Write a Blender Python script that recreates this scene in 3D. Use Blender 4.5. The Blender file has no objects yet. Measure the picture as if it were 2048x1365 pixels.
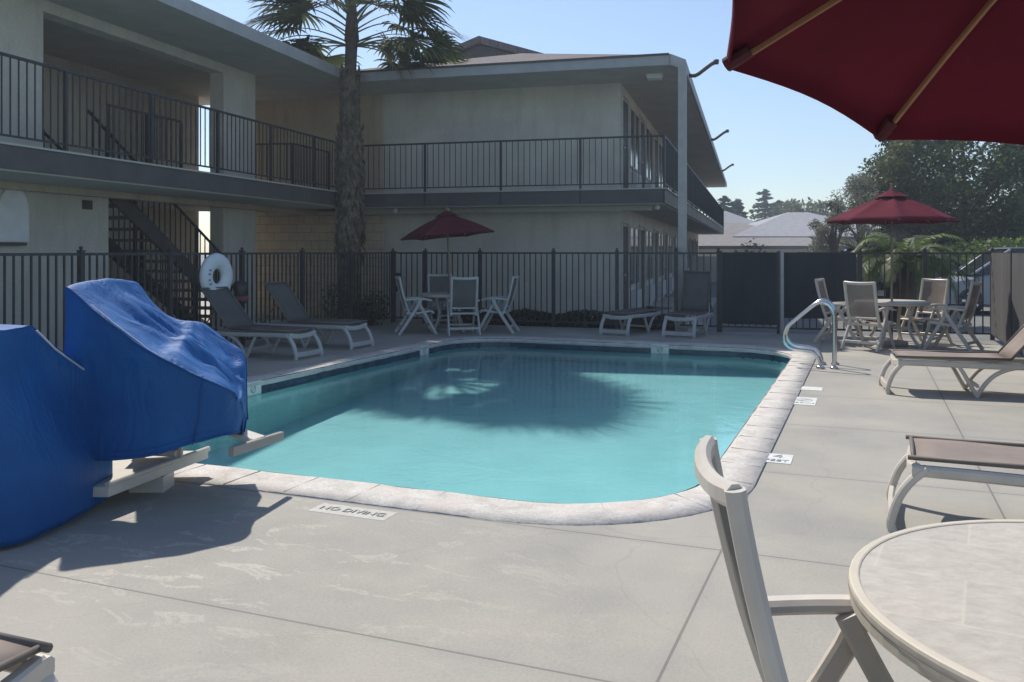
import bpy, bmesh, math, random
from math import sin, cos, pi, radians, atan2, hypot, sqrt
from mathutils import Vector, Matrix, noise
random.seed(7)
S = bpy.context.scene
COL = S.collection

# ------------------------------------------------------------------ camera
FPX, H = 1750.0, 1.55
cam = bpy.data.cameras.new('camera'); camo = bpy.data.objects.new('camera', cam); COL.objects.link(camo)
camo.location = (0, 0, H); camo.rotation_euler = (radians(90), 0, 0)
cam.sensor_width = 36.0; cam.lens = 36.0 * FPX / 2048.0
cam.shift_y = -(682.5 - 503.0) / 2048.0
cam.clip_start = 0.05; cam.clip_end = 2000
S.camera = camo

# ------------------------------------------------------------------ world, sun
SUN_EL, SUN_AZ = radians(52.0), radians(-25.5)
w = bpy.data.worlds.new('World'); S.world = w; w.use_nodes = True
nt = w.node_tree; bg = nt.nodes['Background']
sky = nt.nodes.new('ShaderNodeTexSky'); sky.sky_type = 'NISHITA'; sky.sun_disc = False
sky.sun_elevation = SUN_EL; sky.sun_rotation = SUN_AZ
sky.air_density = 1.0; sky.dust_density = 0.5; sky.ozone_density = 3.0
nt.links.new(sky.outputs[0], bg.inputs[0]); bg.inputs[1].default_value = 0.14
sl = bpy.data.lights.new('sun', 'SUN'); so = bpy.data.objects.new('sun', sl); COL.objects.link(so)
sl.energy = 4.6; sl.angle = radians(0.9); sl.color = (1.0, 0.95, 0.86)
ldir = Vector((-sin(SUN_AZ) * cos(SUN_EL), -cos(SUN_AZ) * cos(SUN_EL), -sin(SUN_EL)))
so.rotation_euler = ldir.to_track_quat('-Z', 'Y').to_euler()
so.location = (-10, 20, 30)
S.view_settings.view_transform = 'Standard'; S.view_settings.look = 'None'
S.view_settings.exposure = 0.07; S.view_settings.gamma = 1.0
S.cycles.max_bounces = 8; S.cycles.transparent_max_bounces = 16

# ------------------------------------------------------------------ frames
class Fr:
    def __init__(s, deg): s.a = radians(deg)
    def w(s, x, y): return (x * cos(s.a) - y * sin(s.a), x * sin(s.a) + y * cos(s.a))
    def inv(s, X, Y): return (X * cos(s.a) + Y * sin(s.a), -X * sin(s.a) + Y * cos(s.a))
WF, BF, PF = Fr(0), Fr(-15.0), Fr(-22.1)     # world, building (x=p, y=q), pool (x=v, y=u)
def at(px, py, d): return Vector(((px - 1024) * d / FPX, d, H - (py - 503) * d / FPX))
def gr(px, py, z=0.0):
    d = FPX * (H - z) / (py - 503); return Vector(((px - 1024) * d / FPX, d, z))

# ------------------------------------------------------------------ mesh builder
def smoothp(P, k=4):
    out = []
    for i in range(len(P) - 1):
        p0, p1, p2, p3 = P[max(i - 1, 0)], P[i], P[i + 1], P[min(i + 2, len(P) - 1)]
        for j in range(k):
            t = j / k; out.append(tuple(.5 * (2 * b + (c - a) * t + (2 * a - 5 * b + 4 * c - d) * t * t + (-a + 3 * b - 3 * c + d) * t ** 3) for a, b, c, d in zip(p0, p1, p2, p3)))
    out.append(P[-1]); return out
class MB:
    def __init__(s): s.v = []; s.f = []; s.smooth = []
    def add(s, vs, fs, smooth=False):
        o = len(s.v); s.v += [tuple(p) for p in vs]
        for f in fs: s.f.append(tuple(i + o for i in f)); s.smooth.append(smooth)
        return s
    def box(s, x0, x1, y0, y1, z0, z1):
        vs = [(x, y, z) for z in (z0, z1) for y in (y0, y1) for x in (x0, x1)]
        return s.add(vs, [(0, 2, 3, 1), (4, 5, 7, 6), (0, 1, 5, 4), (2, 6, 7, 3), (0, 4, 6, 2), (1, 3, 7, 5)])
    def obox(s, c, ax, ay, hx, hy, z0, z1):
        c = Vector(c); ax = Vector(ax).normalized(); ay = Vector(ay).normalized()
        vs = []
        for z in (z0, z1):
            for sy in (-1, 1):
                for sx in (-1, 1):
                    p = c + ax * hx * sx + ay * hy * sy; vs.append((p.x, p.y, z))
        return s.add(vs, [(0, 2, 3, 1), (4, 5, 7, 6), (0, 1, 5, 4), (2, 6, 7, 3), (0, 4, 6, 2), (1, 3, 7, 5)])
    def sweep(s, path, sec, up=(0, 0, 1), smooth=True, scale=None, caps=True):
        """sec: list of (side, up) coordinates swept along path"""
        P = [Vector(p) for p in path]; n = len(P); k = len(sec); up = Vector(up); vs = []
        for i, p in enumerate(P):
            t = (P[min(i + 1, n - 1)] - P[max(i - 1, 0)]).normalized()
            u = up if abs(t.dot(up)) < 0.97 else (Vector((1, 0, 0)) if abs(t.x) < .9 else Vector((0, 1, 0)))
            sd = t.cross(u).normalized(); uu = sd.cross(t).normalized(); sc = scale[i] if scale else 1
            for a, b in sec: vs.append(p + sd * a * sc + uu * b * sc)
        fs = [(i * k + j, i * k + (j + 1) % k, (i + 1) * k + (j + 1) % k, (i + 1) * k + j) for i in range(n - 1) for j in range(k)]
        if caps: fs += [tuple(range(k - 1, -1, -1)), tuple((n - 1) * k + j for j in range(k))]
        return s.add(vs, fs, smooth)
    def bar(s, path, wd, hg, up=(0, 0, 1), bev=0.25, **k):
        if len(path) > 2 and 'scale' not in k: path = smoothp([tuple(p) for p in path], 3)
        a, b = wd / 2, hg / 2; c = min(a, b) * bev * 2
        sec = [(a - c, -b), (a, -b + c), (a, b - c), (a - c, b), (-a + c, b), (-a, b - c), (-a, -b + c), (-a + c, -b)]
        k.setdefault('smooth', False)
        return s.sweep(path, sec, up, **k)
    def tube(s, path, r, n=8, **k):
        return s.sweep(path, [(r * cos(2 * pi * i / n), r * sin(2 * pi * i / n)) for i in range(n)], **k)
    def lathe(s, prof, c=(0, 0, 0), n=24, smooth=True):
        vs = []; k = len(prof)
        for i in range(n):
            a = 2 * pi * i / n
            for r, z in prof: vs.append((c[0] + r * cos(a), c[1] + r * sin(a), c[2] + z))
        fs = [(i * k + j, ((i + 1) % n) * k + j, ((i + 1) % n) * k + j + 1, i * k + j + 1) for i in range(n) for j in range(k - 1)]
        return s.add(vs, fs, smooth)
    def prism(s, poly, z0, z1):
        n = len(poly); vs = [(x, y, z0) for x, y in poly] + [(x, y, z1) for x, y in poly]
        fs = [tuple(range(n - 1, -1, -1)), tuple(range(n, 2 * n))] + [(i, (i + 1) % n, n + (i + 1) % n, n + i) for i in range(n)]
        return s.add(vs, fs)

OFF = {}
def setp(o, label=None, cat=None, group=None, kind=None):
    if label: o['label'] = label
    if cat: o['category'] = cat
    if group: o['group'] = group
    if kind: o['kind'] = kind
    return o
def thing(name, label, cat, loc=(0, 0, 0), frame=WF, rz=0.0, group=None):
    o = bpy.data.objects.new(name, None); COL.objects.link(o)
    x, y = frame.w(loc[0], loc[1]); o.location = (x, y, loc[2]); o.rotation_euler = (0, 0, frame.a + rz)
    o.empty_display_size = .2
    OFF[o.name] = Vector(loc)
    return setp(o, label, cat, group)
def obj(name, mb, mat, parent=None, off=None, fix=True):
    me = bpy.data.meshes.new(name)
    o3 = off if off is not None else (OFF.get(parent.name, Vector((0, 0, 0))) if parent else Vector((0, 0, 0)))
    me.from_pydata([(p[0] - o3[0], p[1] - o3[1], p[2] - o3[2]) for p in mb.v], [], mb.f)
    me.polygons.foreach_set('use_smooth', mb.smooth)
    if fix:
        bm = bmesh.new(); bm.from_mesh(me); bmesh.ops.recalc_face_normals(bm, faces=bm.faces); bm.to_mesh(me); bm.free()
    me.update(); me.materials.append(mat)
    o = bpy.data.objects.new(name, me); COL.objects.link(o)
    if parent: o.parent = parent; OFF[o.name] = Vector(o3)
    return o
def world_obj(name, mb, mat, frame, loc, label, cat, group=None, kind=None):
    """a thing that is one mesh, origin at loc (frame coordinates)"""
    o = obj(name, mb, mat, None, off=Vector(loc))
    x, y = frame.w(loc[0], loc[1]); o.location = (x, y, loc[2]); o.rotation_euler = (0, 0, frame.a)
    return setp(o, label, cat, group, kind)
def copy_tree(o, parent=None):
    c = o.copy(); COL.objects.link(c); c.parent = parent
    for ch in list(o.children): copy_tree(ch, c)
    return c

# ------------------------------------------------------------------ materials
def srgb(r, g, b): return tuple(((c / 255) / 12.92 if c <= 10 else ((c / 255 + .055) / 1.055) ** 2.4) for c in (r, g, b)) + (1,)
def mat(name, col, rough=.6, metal=0, var=.12, scale=6, bump=0, bscale=60, col2=None, trans=0, spec=.5, stretch=None):
    m = bpy.data.materials.new(name); m.use_nodes = True; n = m.node_tree; L = n.links
    b = n.nodes['Principled BSDF']; b.inputs['Roughness'].default_value = rough; b.inputs['Metallic'].default_value = metal
    b.inputs['Specular IOR Level'].default_value = spec
    tc = n.nodes.new('ShaderNodeTexCoord'); mp = n.nodes.new('ShaderNodeMapping'); L.new(tc.outputs['Object'], mp.inputs[0])
    if stretch: mp.inputs['Scale'].default_value = stretch
    nz = n.nodes.new('ShaderNodeTexNoise'); nz.inputs['Scale'].default_value = scale; nz.inputs['Detail'].default_value = 6
    nz.inputs['Roughness'].default_value = .6
    L.new(mp.outputs[0], nz.inputs['Vector'])
    rp = n.nodes.new('ShaderNodeValToRGB'); L.new(nz.outputs['Fac'], rp.inputs[0])
    c = col if len(col) == 4 else tuple(col) + (1,)
    c2 = (col2 if len(col2) == 4 else tuple(col2) + (1,)) if col2 else tuple(min(1, x * (1 + var)) for x in c[:3]) + (1,)
    c1 = tuple(x * (1 - var) for x in c[:3]) + (1,)
    rp.color_ramp.elements[0].position = .3; rp.color_ramp.elements[1].position = .7
    rp.color_ramp.elements[0].color = c1; rp.color_ramp.elements[1].color = c2
    L.new(rp.outputs[0], b.inputs['Base Color'])
    if bump:
        nb = n.nodes.new('ShaderNodeTexNoise'); nb.inputs['Scale'].default_value = bscale; nb.inputs['Detail'].default_value = 4
        L.new(mp.outputs[0], nb.inputs['Vector'])
        bp = n.nodes.new('ShaderNodeBump'); bp.inputs['Strength'].default_value = bump; bp.inputs['Distance'].default_value = .01
        L.new(nb.outputs['Fac'], bp.inputs['Height']); L.new(bp.outputs[0], b.inputs['Normal'])
    if trans:
        tr = n.nodes.new('ShaderNodeBsdfTranslucent'); L.new(rp.outputs[0], tr.inputs[0])
        mx = n.nodes.new('ShaderNodeMixShader'); mx.inputs[0].default_value = trans
        L.new(b.outputs[0], mx.inputs[1]); L.new(tr.outputs[0], mx.inputs[2]); L.new(mx.outputs[0], n.nodes['Material Output'].inputs[0])
    return m
class NG:
    """small helper for node maths"""
    def __init__(s, m): s.n = m.node_tree.nodes; s.l = m.node_tree.links
    def math(s, op, a, b=None, c=None, clamp=False):
        x = s.n.new('ShaderNodeMath'); x.operation = op; x.use_clamp = clamp
        for i, v in enumerate((a, b, c)):
            if v is None: continue
            if isinstance(v, (int, float)): x.inputs[i].default_value = v
            else: s.l.new(v, x.inputs[i])
        return x.outputs[0]
    def noise(s, vec, scale, detail=5, rough=.6, dist=0):
        x = s.n.new('ShaderNodeTexNoise'); x.inputs['Scale'].default_value = scale; x.inputs['Detail'].default_value = detail
        x.inputs['Roughness'].default_value = rough; x.inputs['Distortion'].default_value = dist
        s.l.new(vec, x.inputs['Vector']); return x.outputs['Fac']
    def ramp(s, fac, stops):
        x = s.n.new('ShaderNodeValToRGB'); s.l.new(fac, x.inputs[0]); e = x.color_ramp.elements
        while len(e) < len(stops): e.new(.5)
        for i, (p, c) in enumerate(stops): e[i].position = p; e[i].color = (tuple(c) + (1,))[:4] if not isinstance(c, (int, float)) else (c, c, c, 1)
        return x.outputs[0]
    def mix(s, fac, a, b, mode='MIX'):
        x = s.n.new('ShaderNodeMix'); x.data_type = 'RGBA'; x.blend_type = mode
        for i, v in ((0, fac), (6, a), (7, b)):
            if isinstance(v, (int, float)): x.inputs[i].default_value = v
            elif isinstance(v, tuple): x.inputs[i].default_value = (v + (1,))[:4]
            else: s.l.new(v, x.inputs[i])
        return x.outputs[2]
    def bump(s, h, st=.3, d=.01):
        x = s.n.new('ShaderNodeBump'); x.inputs['Strength'].default_value = st; x.inputs['Distance'].default_value = d
        s.l.new(h, x.inputs['Height']); return x.outputs[0]
    def obj(s, scale=None, which='Object'):
        t = s.n.new('ShaderNodeTexCoord'); mp = s.n.new('ShaderNodeMapping'); s.l.new(t.outputs[which], mp.inputs[0])
        if scale: mp.inputs['Scale'].default_value = scale
        return mp.outputs[0]
def pm(name, rough=.7):
    m = bpy.data.materials.new(name); m.use_nodes = True
    b = m.node_tree.nodes['Principled BSDF']; b.inputs['Roughness'].default_value = rough
    return m, NG(m), b

# deck: painted grey concrete (object coordinates x=v, y=u)
def deck_mat():
    m, g, b = pm('deck_concrete', .75)
    v = g.obj()
    base = g.ramp(g.noise(v, 1.1, 8, .65), [(.3, (.29, .276, .242)), (.52, (.36, .334, .287)), (.75, (.42, .383, .318))])
    fine = g.ramp(g.noise(v, 70, 5, .8), [(.3, .82), (.7, 1.12)])
    c = g.mix(1.0, base, fine, 'MULTIPLY')
    blot = g.ramp(g.noise(v, .45, 4, .5, .6), [(.45, 0.0), (.62, 1.0)])
    c = g.mix(g.math('MULTIPLY', blot, .5), c, (.46, .42, .35))
    b2 = g.ramp(g.noise(g.obj((.8, 1.5, 1)), .9, 9, .7, 1.0), [(.42, 0.0), (.56, 1.0), (.7, .0)]); c = g.mix(g.math('MULTIPLY', b2, .22), c, (.30, .295, .285))
    sx = g.n.new('ShaderNodeSeparateXYZ'); g.l.new(v, sx.inputs[0]); X, Y = sx.outputs[0], sx.outputs[1]
    # white mineral stains near the lift and the near coping
    dx = g.math('MULTIPLY', g.math('SUBTRACT', X, -3.4), .42); dy = g.math('MULTIPLY', g.math('SUBTRACT', Y, 3.6), .75)
    rr = g.math('SQRT', g.math('ADD', g.math('MULTIPLY', dx, dx), g.math('MULTIPLY', dy, dy)))
    msk = g.math('SUBTRACT', 1.15, rr, clamp=True)
    st = g.noise(g.obj((1.1, 2.2, 1)), 2.3, 12, .72, .7)
    stain = g.ramp(st, [(.56, 0.0), (.595, .6), (.62, .12), (.70, .0), (.74, .5)])
    c = g.mix(g.math('MULTIPLY', stain, msk), c, (.64, .58, .48))
    # hairline cracks
    vo = g.n.new('ShaderNodeTexVoronoi'); vo.feature = 'DISTANCE_TO_EDGE'; vo.inputs['Scale'].default_value = .33
    nv = g.n.new('ShaderNodeTexNoise'); nv.inputs['Scale'].default_value = 3; g.l.new(v, nv.inputs['Vector'])
    av = g.n.new('ShaderNodeVectorMath'); av.operation = 'MULTIPLY_ADD'; g.l.new(nv.outputs['Color'], av.inputs[0])
    av.inputs[1].default_value = (.25, .25, 0); g.l.new(v, av.inputs[2]); g.l.new(av.outputs[0], vo.inputs['Vector'])
    crack = g.math('LESS_THAN', vo.outputs[0], .0016)
    # joints
    d = None
    for q in (-.4, 1.3, 3.05, 4.61, 6.37, 8.2, 9.94, 11.7, 13.4, 15.1):
        e = g.math('ABSOLUTE', g.math('SUBTRACT', Y, q)); d = e if d is None else g.math('MINIMUM', d, e)
    for q in (-11.2, -9.2, -7.08, -4.0, -.70, .74, 2.3):
        e = g.math('ABSOLUTE', g.math('SUBTRACT', X, q))
        if q == -4.0: e = g.math('ADD', e, g.math('GREATER_THAN', Y, 3.0))
        d = g.math('MINIMUM', d, e)
    jm = g.math('LESS_THAN', d, .006); soft = g.math('MULTIPLY', g.math('SUBTRACT', 1, g.math('MULTIPLY', d, 14), clamp=True), .22)
    c = g.mix(soft, c, (.25, .24, .22)); c = g.mix(g.math('MULTIPLY', crack, .16), c, (.2, .19, .17)); c = g.mix(g.math('MULTIPLY', jm, .7), c, (.13, .12, .11))
    # small dark specks
    sp = g.ramp(g.noise(v, 17, 2, .5), [(.74, 0.0), (.78, 1.0)]); c = g.mix(g.math('MULTIPLY', sp, .35), c, (.2, .18, .15))
    g.l.new(c, b.inputs['Base Color'])
    hgt = g.math('SUBTRACT', g.noise(v, 40, 6, .7), g.math('MULTIPLY', jm, 2))
    g.l.new(g.bump(hgt, .45, .008), b.inputs['Normal'])
    return m
M_deck = deck_mat()
def coping_mat():
    m, g, b = pm('coping_stone', .7); v = g.obj()
    c = g.ramp(g.noise(v, 5, 8, .7, .5), [(.3, (.43, .40, .36)), (.5, (.58, .54, .49)), (.72, (.70, .67, .62))])
    sp = g.ramp(g.noise(v, 60, 3, .7), [(.35, .8), (.6, 1.05)]); c = g.mix(1.0, c, sp, 'MULTIPLY')
    pk = g.ramp(g.noise(v, 2.2, 3), [(.5, 0.0), (.65, .5)]); c = g.mix(pk, c, (.62, .52, .47))
    g.l.new(c, b.inputs['Base Color']); g.l.new(g.bump(g.noise(v, 25, 6, .7), .5, .01), b.inputs['Normal']); return m
M_coping = coping_mat()
M_joint = mat('joint_dark', (.40, .37, .33), .9)
def stucco(name, col, grime=.35):
    m, g, b = pm(name, .9); v = g.obj()
    base = g.ramp(g.noise(v, .8, 7, .65, .3), [(.3, tuple(x * .84 for x in col)), (.7, tuple(min(1, x * 1.1) for x in col))])
    fine = g.ramp(g.noise(v, 26, 5, .75), [(.3, .88), (.7, 1.1)]); c = g.mix(1.0, base, fine, 'MULTIPLY')
    st = g.ramp(g.noise(g.obj((2.2, 2.2, .35)), 1.7, 5, .6), [(.5, 0.0), (.72, grime)]); c = g.mix(st, c, tuple(x * .62 for x in (col[0], col[1] * .96, col[2] * .85)))
    g.l.new(c, b.inputs['Base Color']); g.l.new(g.bump(g.noise(v, 38, 6, .7), .55, .012), b.inputs['Normal']); return m
M_wall = stucco('stucco_wall', (.64, .59, .51))
M_wall2 = stucco('stucco_wall_warm', (.58, .46, .33), .5)
def block_mat():
    m, g, b = pm('block_wall', .9); v = g.obj()
    sw = g.n.new('ShaderNodeSeparateXYZ'); g.l.new(v, sw.inputs[0]); cb = g.n.new('ShaderNodeCombineXYZ')
    g.l.new(sw.outputs[0], cb.inputs[0]); g.l.new(sw.outputs[2], cb.inputs[1])
    br = g.n.new('ShaderNodeTexBrick'); g.l.new(cb.outputs[0], br.inputs['Vector']); br.inputs['Scale'].default_value = 1
    br.inputs['Brick Width'].default_value = .4; br.inputs['Row Height'].default_value = .2; br.inputs['Mortar Size'].default_value = .008
    br.inputs['Color1'].default_value = (.68, .56, .40, 1); br.inputs['Color2'].default_value = (.62, .51, .37, 1); br.inputs['Mortar'].default_value = (.4, .34, .27, 1)
    n2 = g.ramp(g.noise(v, 3, 6, .7), [(.3, .82), (.7, 1.1)]); g.l.new(g.mix(1.0, br.outputs[0], n2, 'MULTIPLY'), b.inputs['Base Color'])
    g.l.new(g.bump(g.noise(v, 40, 5), .4, .01), b.inputs['Normal']); return m
M_block = block_mat()
M_trim = mat('trim_brown', (.085, .075, .072), .55, var=.2, scale=3, bump=.1)
M_fasc = mat('fascia_paint', (.42, .405, .40), .6, var=.12, scale=3, bump=.15)
M_soff = mat('soffit_paint', (.47, .44, .395), .8, var=.1, scale=2)
def shingle():
    m, g, b = pm('roof_shingle', .95); v = g.obj()
    w = g.n.new('ShaderNodeTexBrick'); g.l.new(v, w.inputs['Vector']); w.inputs['Scale'].default_value = 1
    w.inputs['Brick Width'].default_value = .3; w.inputs['Row Height'].default_value = .14; w.inputs['Mortar Size'].default_value = .01
    w.inputs['Color1'].default_value = (.20, .17, .165, 1); w.inputs['Color2'].default_value = (.15, .13, .13, 1); w.inputs['Mortar'].default_value = (.07, .06, .06, 1)
    g.l.new(g.mix(1.0, w.outputs[0], g.ramp(g.noise(v, 12, 4), [(.3, .75), (.7, 1.2)]), 'MULTIPLY'), b.inputs['Base Color'])
    g.l.new(g.bump(w.outputs['Fac'], .5, .02), b.inputs['Normal']); return m
M_roof = shingle()
M_iron = mat('black_iron', (.030, .030, .034), .45, var=.25, scale=9, bump=.08)
M_fence = mat('fence_iron', (.035, .034, .036), .45, var=.3, scale=7, bump=.1)
M_screen = mat('privacy_screen', (.030, .036, .040), .85, var=.35, scale=1.5, bump=.3, bscale=120, stretch=(1, 1, .3))
M_screen2 = mat('privacy_screen_side', (.085, .08, .078), .85, var=.25, scale=1.2, bump=.3, bscale=90, stretch=(1, 1, .2))
M_resin = mat('resin_beige', (.60, .545, .47), .42, var=.08, scale=5, bump=.06, bscale=30)
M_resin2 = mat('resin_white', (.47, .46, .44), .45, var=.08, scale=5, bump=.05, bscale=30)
def sling(name, col):
    m, g, b = pm(name, .8); v = g.obj()
    wv = g.n.new('ShaderNodeTexWave'); wv.inputs['Scale'].default_value = 60; wv.bands_direction = 'X'; g.l.new(v, wv.inputs['Vector'])
    wy = g.n.new('ShaderNodeTexWave'); wy.inputs['Scale'].default_value = 60; wy.bands_direction = 'Y'; g.l.new(v, wy.inputs['Vector'])
    h = g.math('MULTIPLY', wv.outputs['Fac'], wy.outputs['Fac'])
    c = g.ramp(g.noise(v, 4, 5), [(.3, tuple(x * .85 for x in col)), (.7, tuple(x * 1.12 for x in col))])
    c = g.mix(1.0, c, g.ramp(h, [(0, .82), (1, 1.08)]), 'MULTIPLY'); g.l.new(c, b.inputs['Base Color']); g.l.new(g.bump(h, .25, .002), b.inputs['Normal'])
    tr = g.n.new('ShaderNodeBsdfTransparent'); mx = g.n.new('ShaderNodeMixShader'); mx.inputs[0].default_value = .1
    g.l.new(b.outputs[0], mx.inputs[1]); g.l.new(tr.outputs[0], mx.inputs[2]); g.l.new(mx.outputs[0], m.node_tree.nodes['Material Output'].inputs[0])
    return m
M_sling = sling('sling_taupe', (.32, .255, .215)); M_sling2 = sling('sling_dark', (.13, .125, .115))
M_rod = mat('sling_rod', (.15, .125, .105), .6)
M_steel = mat('polished_steel', (.62, .63, .64), .22, metal=1, var=.05, bump=.02)
M_red = mat('umbrella_red', (.118, .012, .026), .85, var=.14, scale=3, bump=.15, bscale=140, trans=.04, spec=.1)
M_redd = mat('umbrella_pocket', (.07, .01, .018), .9)
M_wood = mat('umbrella_wood', (.27, .14, .065), .5, var=.2, scale=14, stretch=(1, 1, .2))
M_alu = mat('umbrella_pole', (.26, .17, .12), .4, var=.1)
def cloth_blue():
    m, g, b = pm('lift_cover_blue', .62); v = g.obj()
    c = g.ramp(g.noise(v, 2.2, 6, .6), [(.3, (.002, .078, .27)), (.7, (.003, .115, .36))]); g.l.new(c, b.inputs['Base Color'])
    hb = g.math('ADD', g.math('ABSOLUTE', g.math('SUBTRACT', g.noise(g.obj((1, 1.6, .6)), 4, 4, .55, 1.2), .5)), g.math('MULTIPLY', g.noise(v, 250, 2), .03))
    g.l.new(g.bump(hb, .6, .05), b.inputs['Normal']); b.inputs['Specular IOR Level'].default_value = .35; return m
M_blue = cloth_blue()
M_cord = mat('cover_piping', (.45, .52, .62), .6)
M_powder = mat('powder_coat', (.62, .57, .50), .4, var=.08)
M_taupe = mat('footrest_taupe', (.30, .265, .235), .5, var=.1)
def tabletop():
    m, g, b = pm('table_top_stone', .45); v = g.obj()
    br = g.n.new('ShaderNodeTexBrick'); mp = g.obj(); g.l.new(mp, br.inputs['Vector']); mp.node.inputs['Rotation'].default_value = (0, 0, .5)
    br.inputs['Scale'].default_value = 1; br.inputs['Brick Width'].default_value = .42; br.inputs['Row Height'].default_value = .30; br.inputs['Mortar Size'].default_value = .006
    br.inputs['Mortar Smooth'].default_value = 1
    br.inputs['Color1'].default_value = (1, 1, 1, 1); br.inputs['Color2'].default_value = (.92, .92, .93, 1); br.inputs['Mortar'].default_value = (1.0, .99, .96, 1)
    c = g.ramp(g.noise(g.obj((2.2, 3.2, 1)), 7, 10, .8, .3), [(.3, (.42, .375, .31)), (.5, (.53, .48, .405)), (.7, (.63, .58, .50))])
    c = g.mix(1.0, c, br.outputs[0], 'MULTIPLY'); c = g.mix(g.math('MULTIPLY', br.outputs['Fac'], .3), c, (.68, .63, .55))
    g.l.new(c, b.inputs['Base Color']); g.l.new(g.bump(g.noise(v, 30, 4), .08, .004), b.inputs['Normal']); return m
M_ttop = tabletop()
M_rim = mat('table_rim', (.60, .54, .44), .6, var=.06)
M_ring = mat('life_ring', (.72, .73, .74), .5, var=.04)
M_ringm = mat('life_ring_mark', (.10, .16, .35), .5)
M_tile = mat('waterline_tile', (.012, .035, .06), .25, var=.5, scale=7)
def grout_tile():
    m, g, b = pm('waterline_tiles', .2); v = g.obj()
    c = g.ramp(g.noise(v, 6, 2), [(.35, (.006, .03, .06)), (.65, (.02, .07, .11))]); g.l.new(c, b.inputs['Base Color']); return m
def plaster():
    m, g, b = pm('pool_plaster', .9); v = g.obj()
    c = g.ramp(g.noise(v, 1.3, 6, .6), [(.3, (.32, .55, .57)), (.7, (.38, .62, .64))]); g.l.new(c, b.inputs['Base Color']); return m
M_plaster = plaster()
def water_mat():
    m, g, b = pm('water', .02); n = g.n; v = g.obj()
    h = g.math('ADD', g.noise(v, 2.2, 3, .5, .4), g.math('MULTIPLY', g.noise(v, 16, 3, .6), .22))
    nrm = g.bump(h, .13, .05)
    tr = n.new('ShaderNodeBsdfTransparent'); tr.inputs[0].default_value = (.80, .96, .97, 1)
    gl = n.new('ShaderNodeBsdfGlossy'); gl.inputs['Roughness'].default_value = .02; g.l.new(nrm, gl.inputs['Normal'])
    fr = n.new('ShaderNodeFresnel'); fr.inputs['IOR'].default_value = 1.33; g.l.new(nrm, fr.inputs['Normal'])
    mx = n.new('ShaderNodeMixShader'); g.l.new(fr.outputs[0], mx.inputs[0]); g.l.new(tr.outputs[0], mx.inputs[1]); g.l.new(gl.outputs[0], mx.inputs[2])
    g.l.new(mx.outputs[0], m.node_tree.nodes['Material Output'].inputs[0]); return m
M_water = water_mat()
M_asph = mat('parking_asphalt', (.17, .17, .165), .9, var=.2, scale=2, bump=.3)
M_soil = mat('dark_soil', (.05, .042, .033), 1, var=.4, scale=9, bump=.6, bscale=30)
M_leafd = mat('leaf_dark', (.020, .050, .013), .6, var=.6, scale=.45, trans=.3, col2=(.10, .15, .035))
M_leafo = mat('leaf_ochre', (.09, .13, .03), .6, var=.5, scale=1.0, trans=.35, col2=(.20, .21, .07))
M_leafg = mat('leaf_grey', (.15, .18, .12), .7, var=.4, scale=.9, trans=.3, col2=(.32, .31, .24))
M_leafy = mat('leaf_yellowgreen', (.11, .16, .03), .6, var=.4, scale=2, trans=.3)
M_conif = mat('conifer_needles', (.06, .11, .07), .7, var=.5, scale=.6, trans=.25)
M_shrub = mat('shrub_leaves', (.022, .035, .016), .7, var=.5, scale=5, trans=.15)
M_bark = mat('bark', (.10, .075, .055), .95, var=.35, scale=6, bump=.8, bscale=14)
M_palmtr = mat('palm_trunk_fibre', (.13, .095, .075), .95, var=.5, scale=8, bump=1, bscale=22, stretch=(1, 1, .4))
M_boot = mat('palm_boots', (.15, .115, .085), .9, var=.5, scale=5, col2=(.30, .24, .16))
M_frond = mat('palm_frond', (.10, .14, .05), .5, var=.35, scale=3, trans=.35, col2=(.15, .18, .06))
M_petiole = mat('palm_petiole', (.20, .22, .09), .5, var=.2)
M_dry = mat('palm_dry', (.26, .22, .12), .8, var=.3, scale=3, trans=.3)
M_glass = mat('window_glass', (.02, .025, .03), .08, var=.2, spec=.8)
M_curt = mat('curtain', (.42, .40, .38), .9, var=.15, stretch=(8, 8, .2), scale=3)
M_door = mat('door_dark', (.014, .014, .017), .6)
M_frame = mat('window_frame', (.50, .47, .42), .6)
M_ac = mat('ac_unit', (.55, .55, .55), .5, var=.06)
M_white = mat('white_enamel', (.75, .75, .74), .4, var=.04)
M_black = mat('black_plastic', (.02, .02, .022), .4)
M_lamp = mat('lamp_housing', (.6, .6, .58), .5)
M_plaq = mat('marker_white', (.66, .66, .62), .6, var=.12, scale=14)
M_deckpl = mat('marker_worn', (.50, .48, .43), .8, var=.15, scale=20)
M_ink = mat('marker_ink', (.30, .30, .31), .7, var=.5, scale=20)
M_inkw = mat('marker_ink_worn', (.46, .44, .40), .8, var=.2, scale=25)

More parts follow.
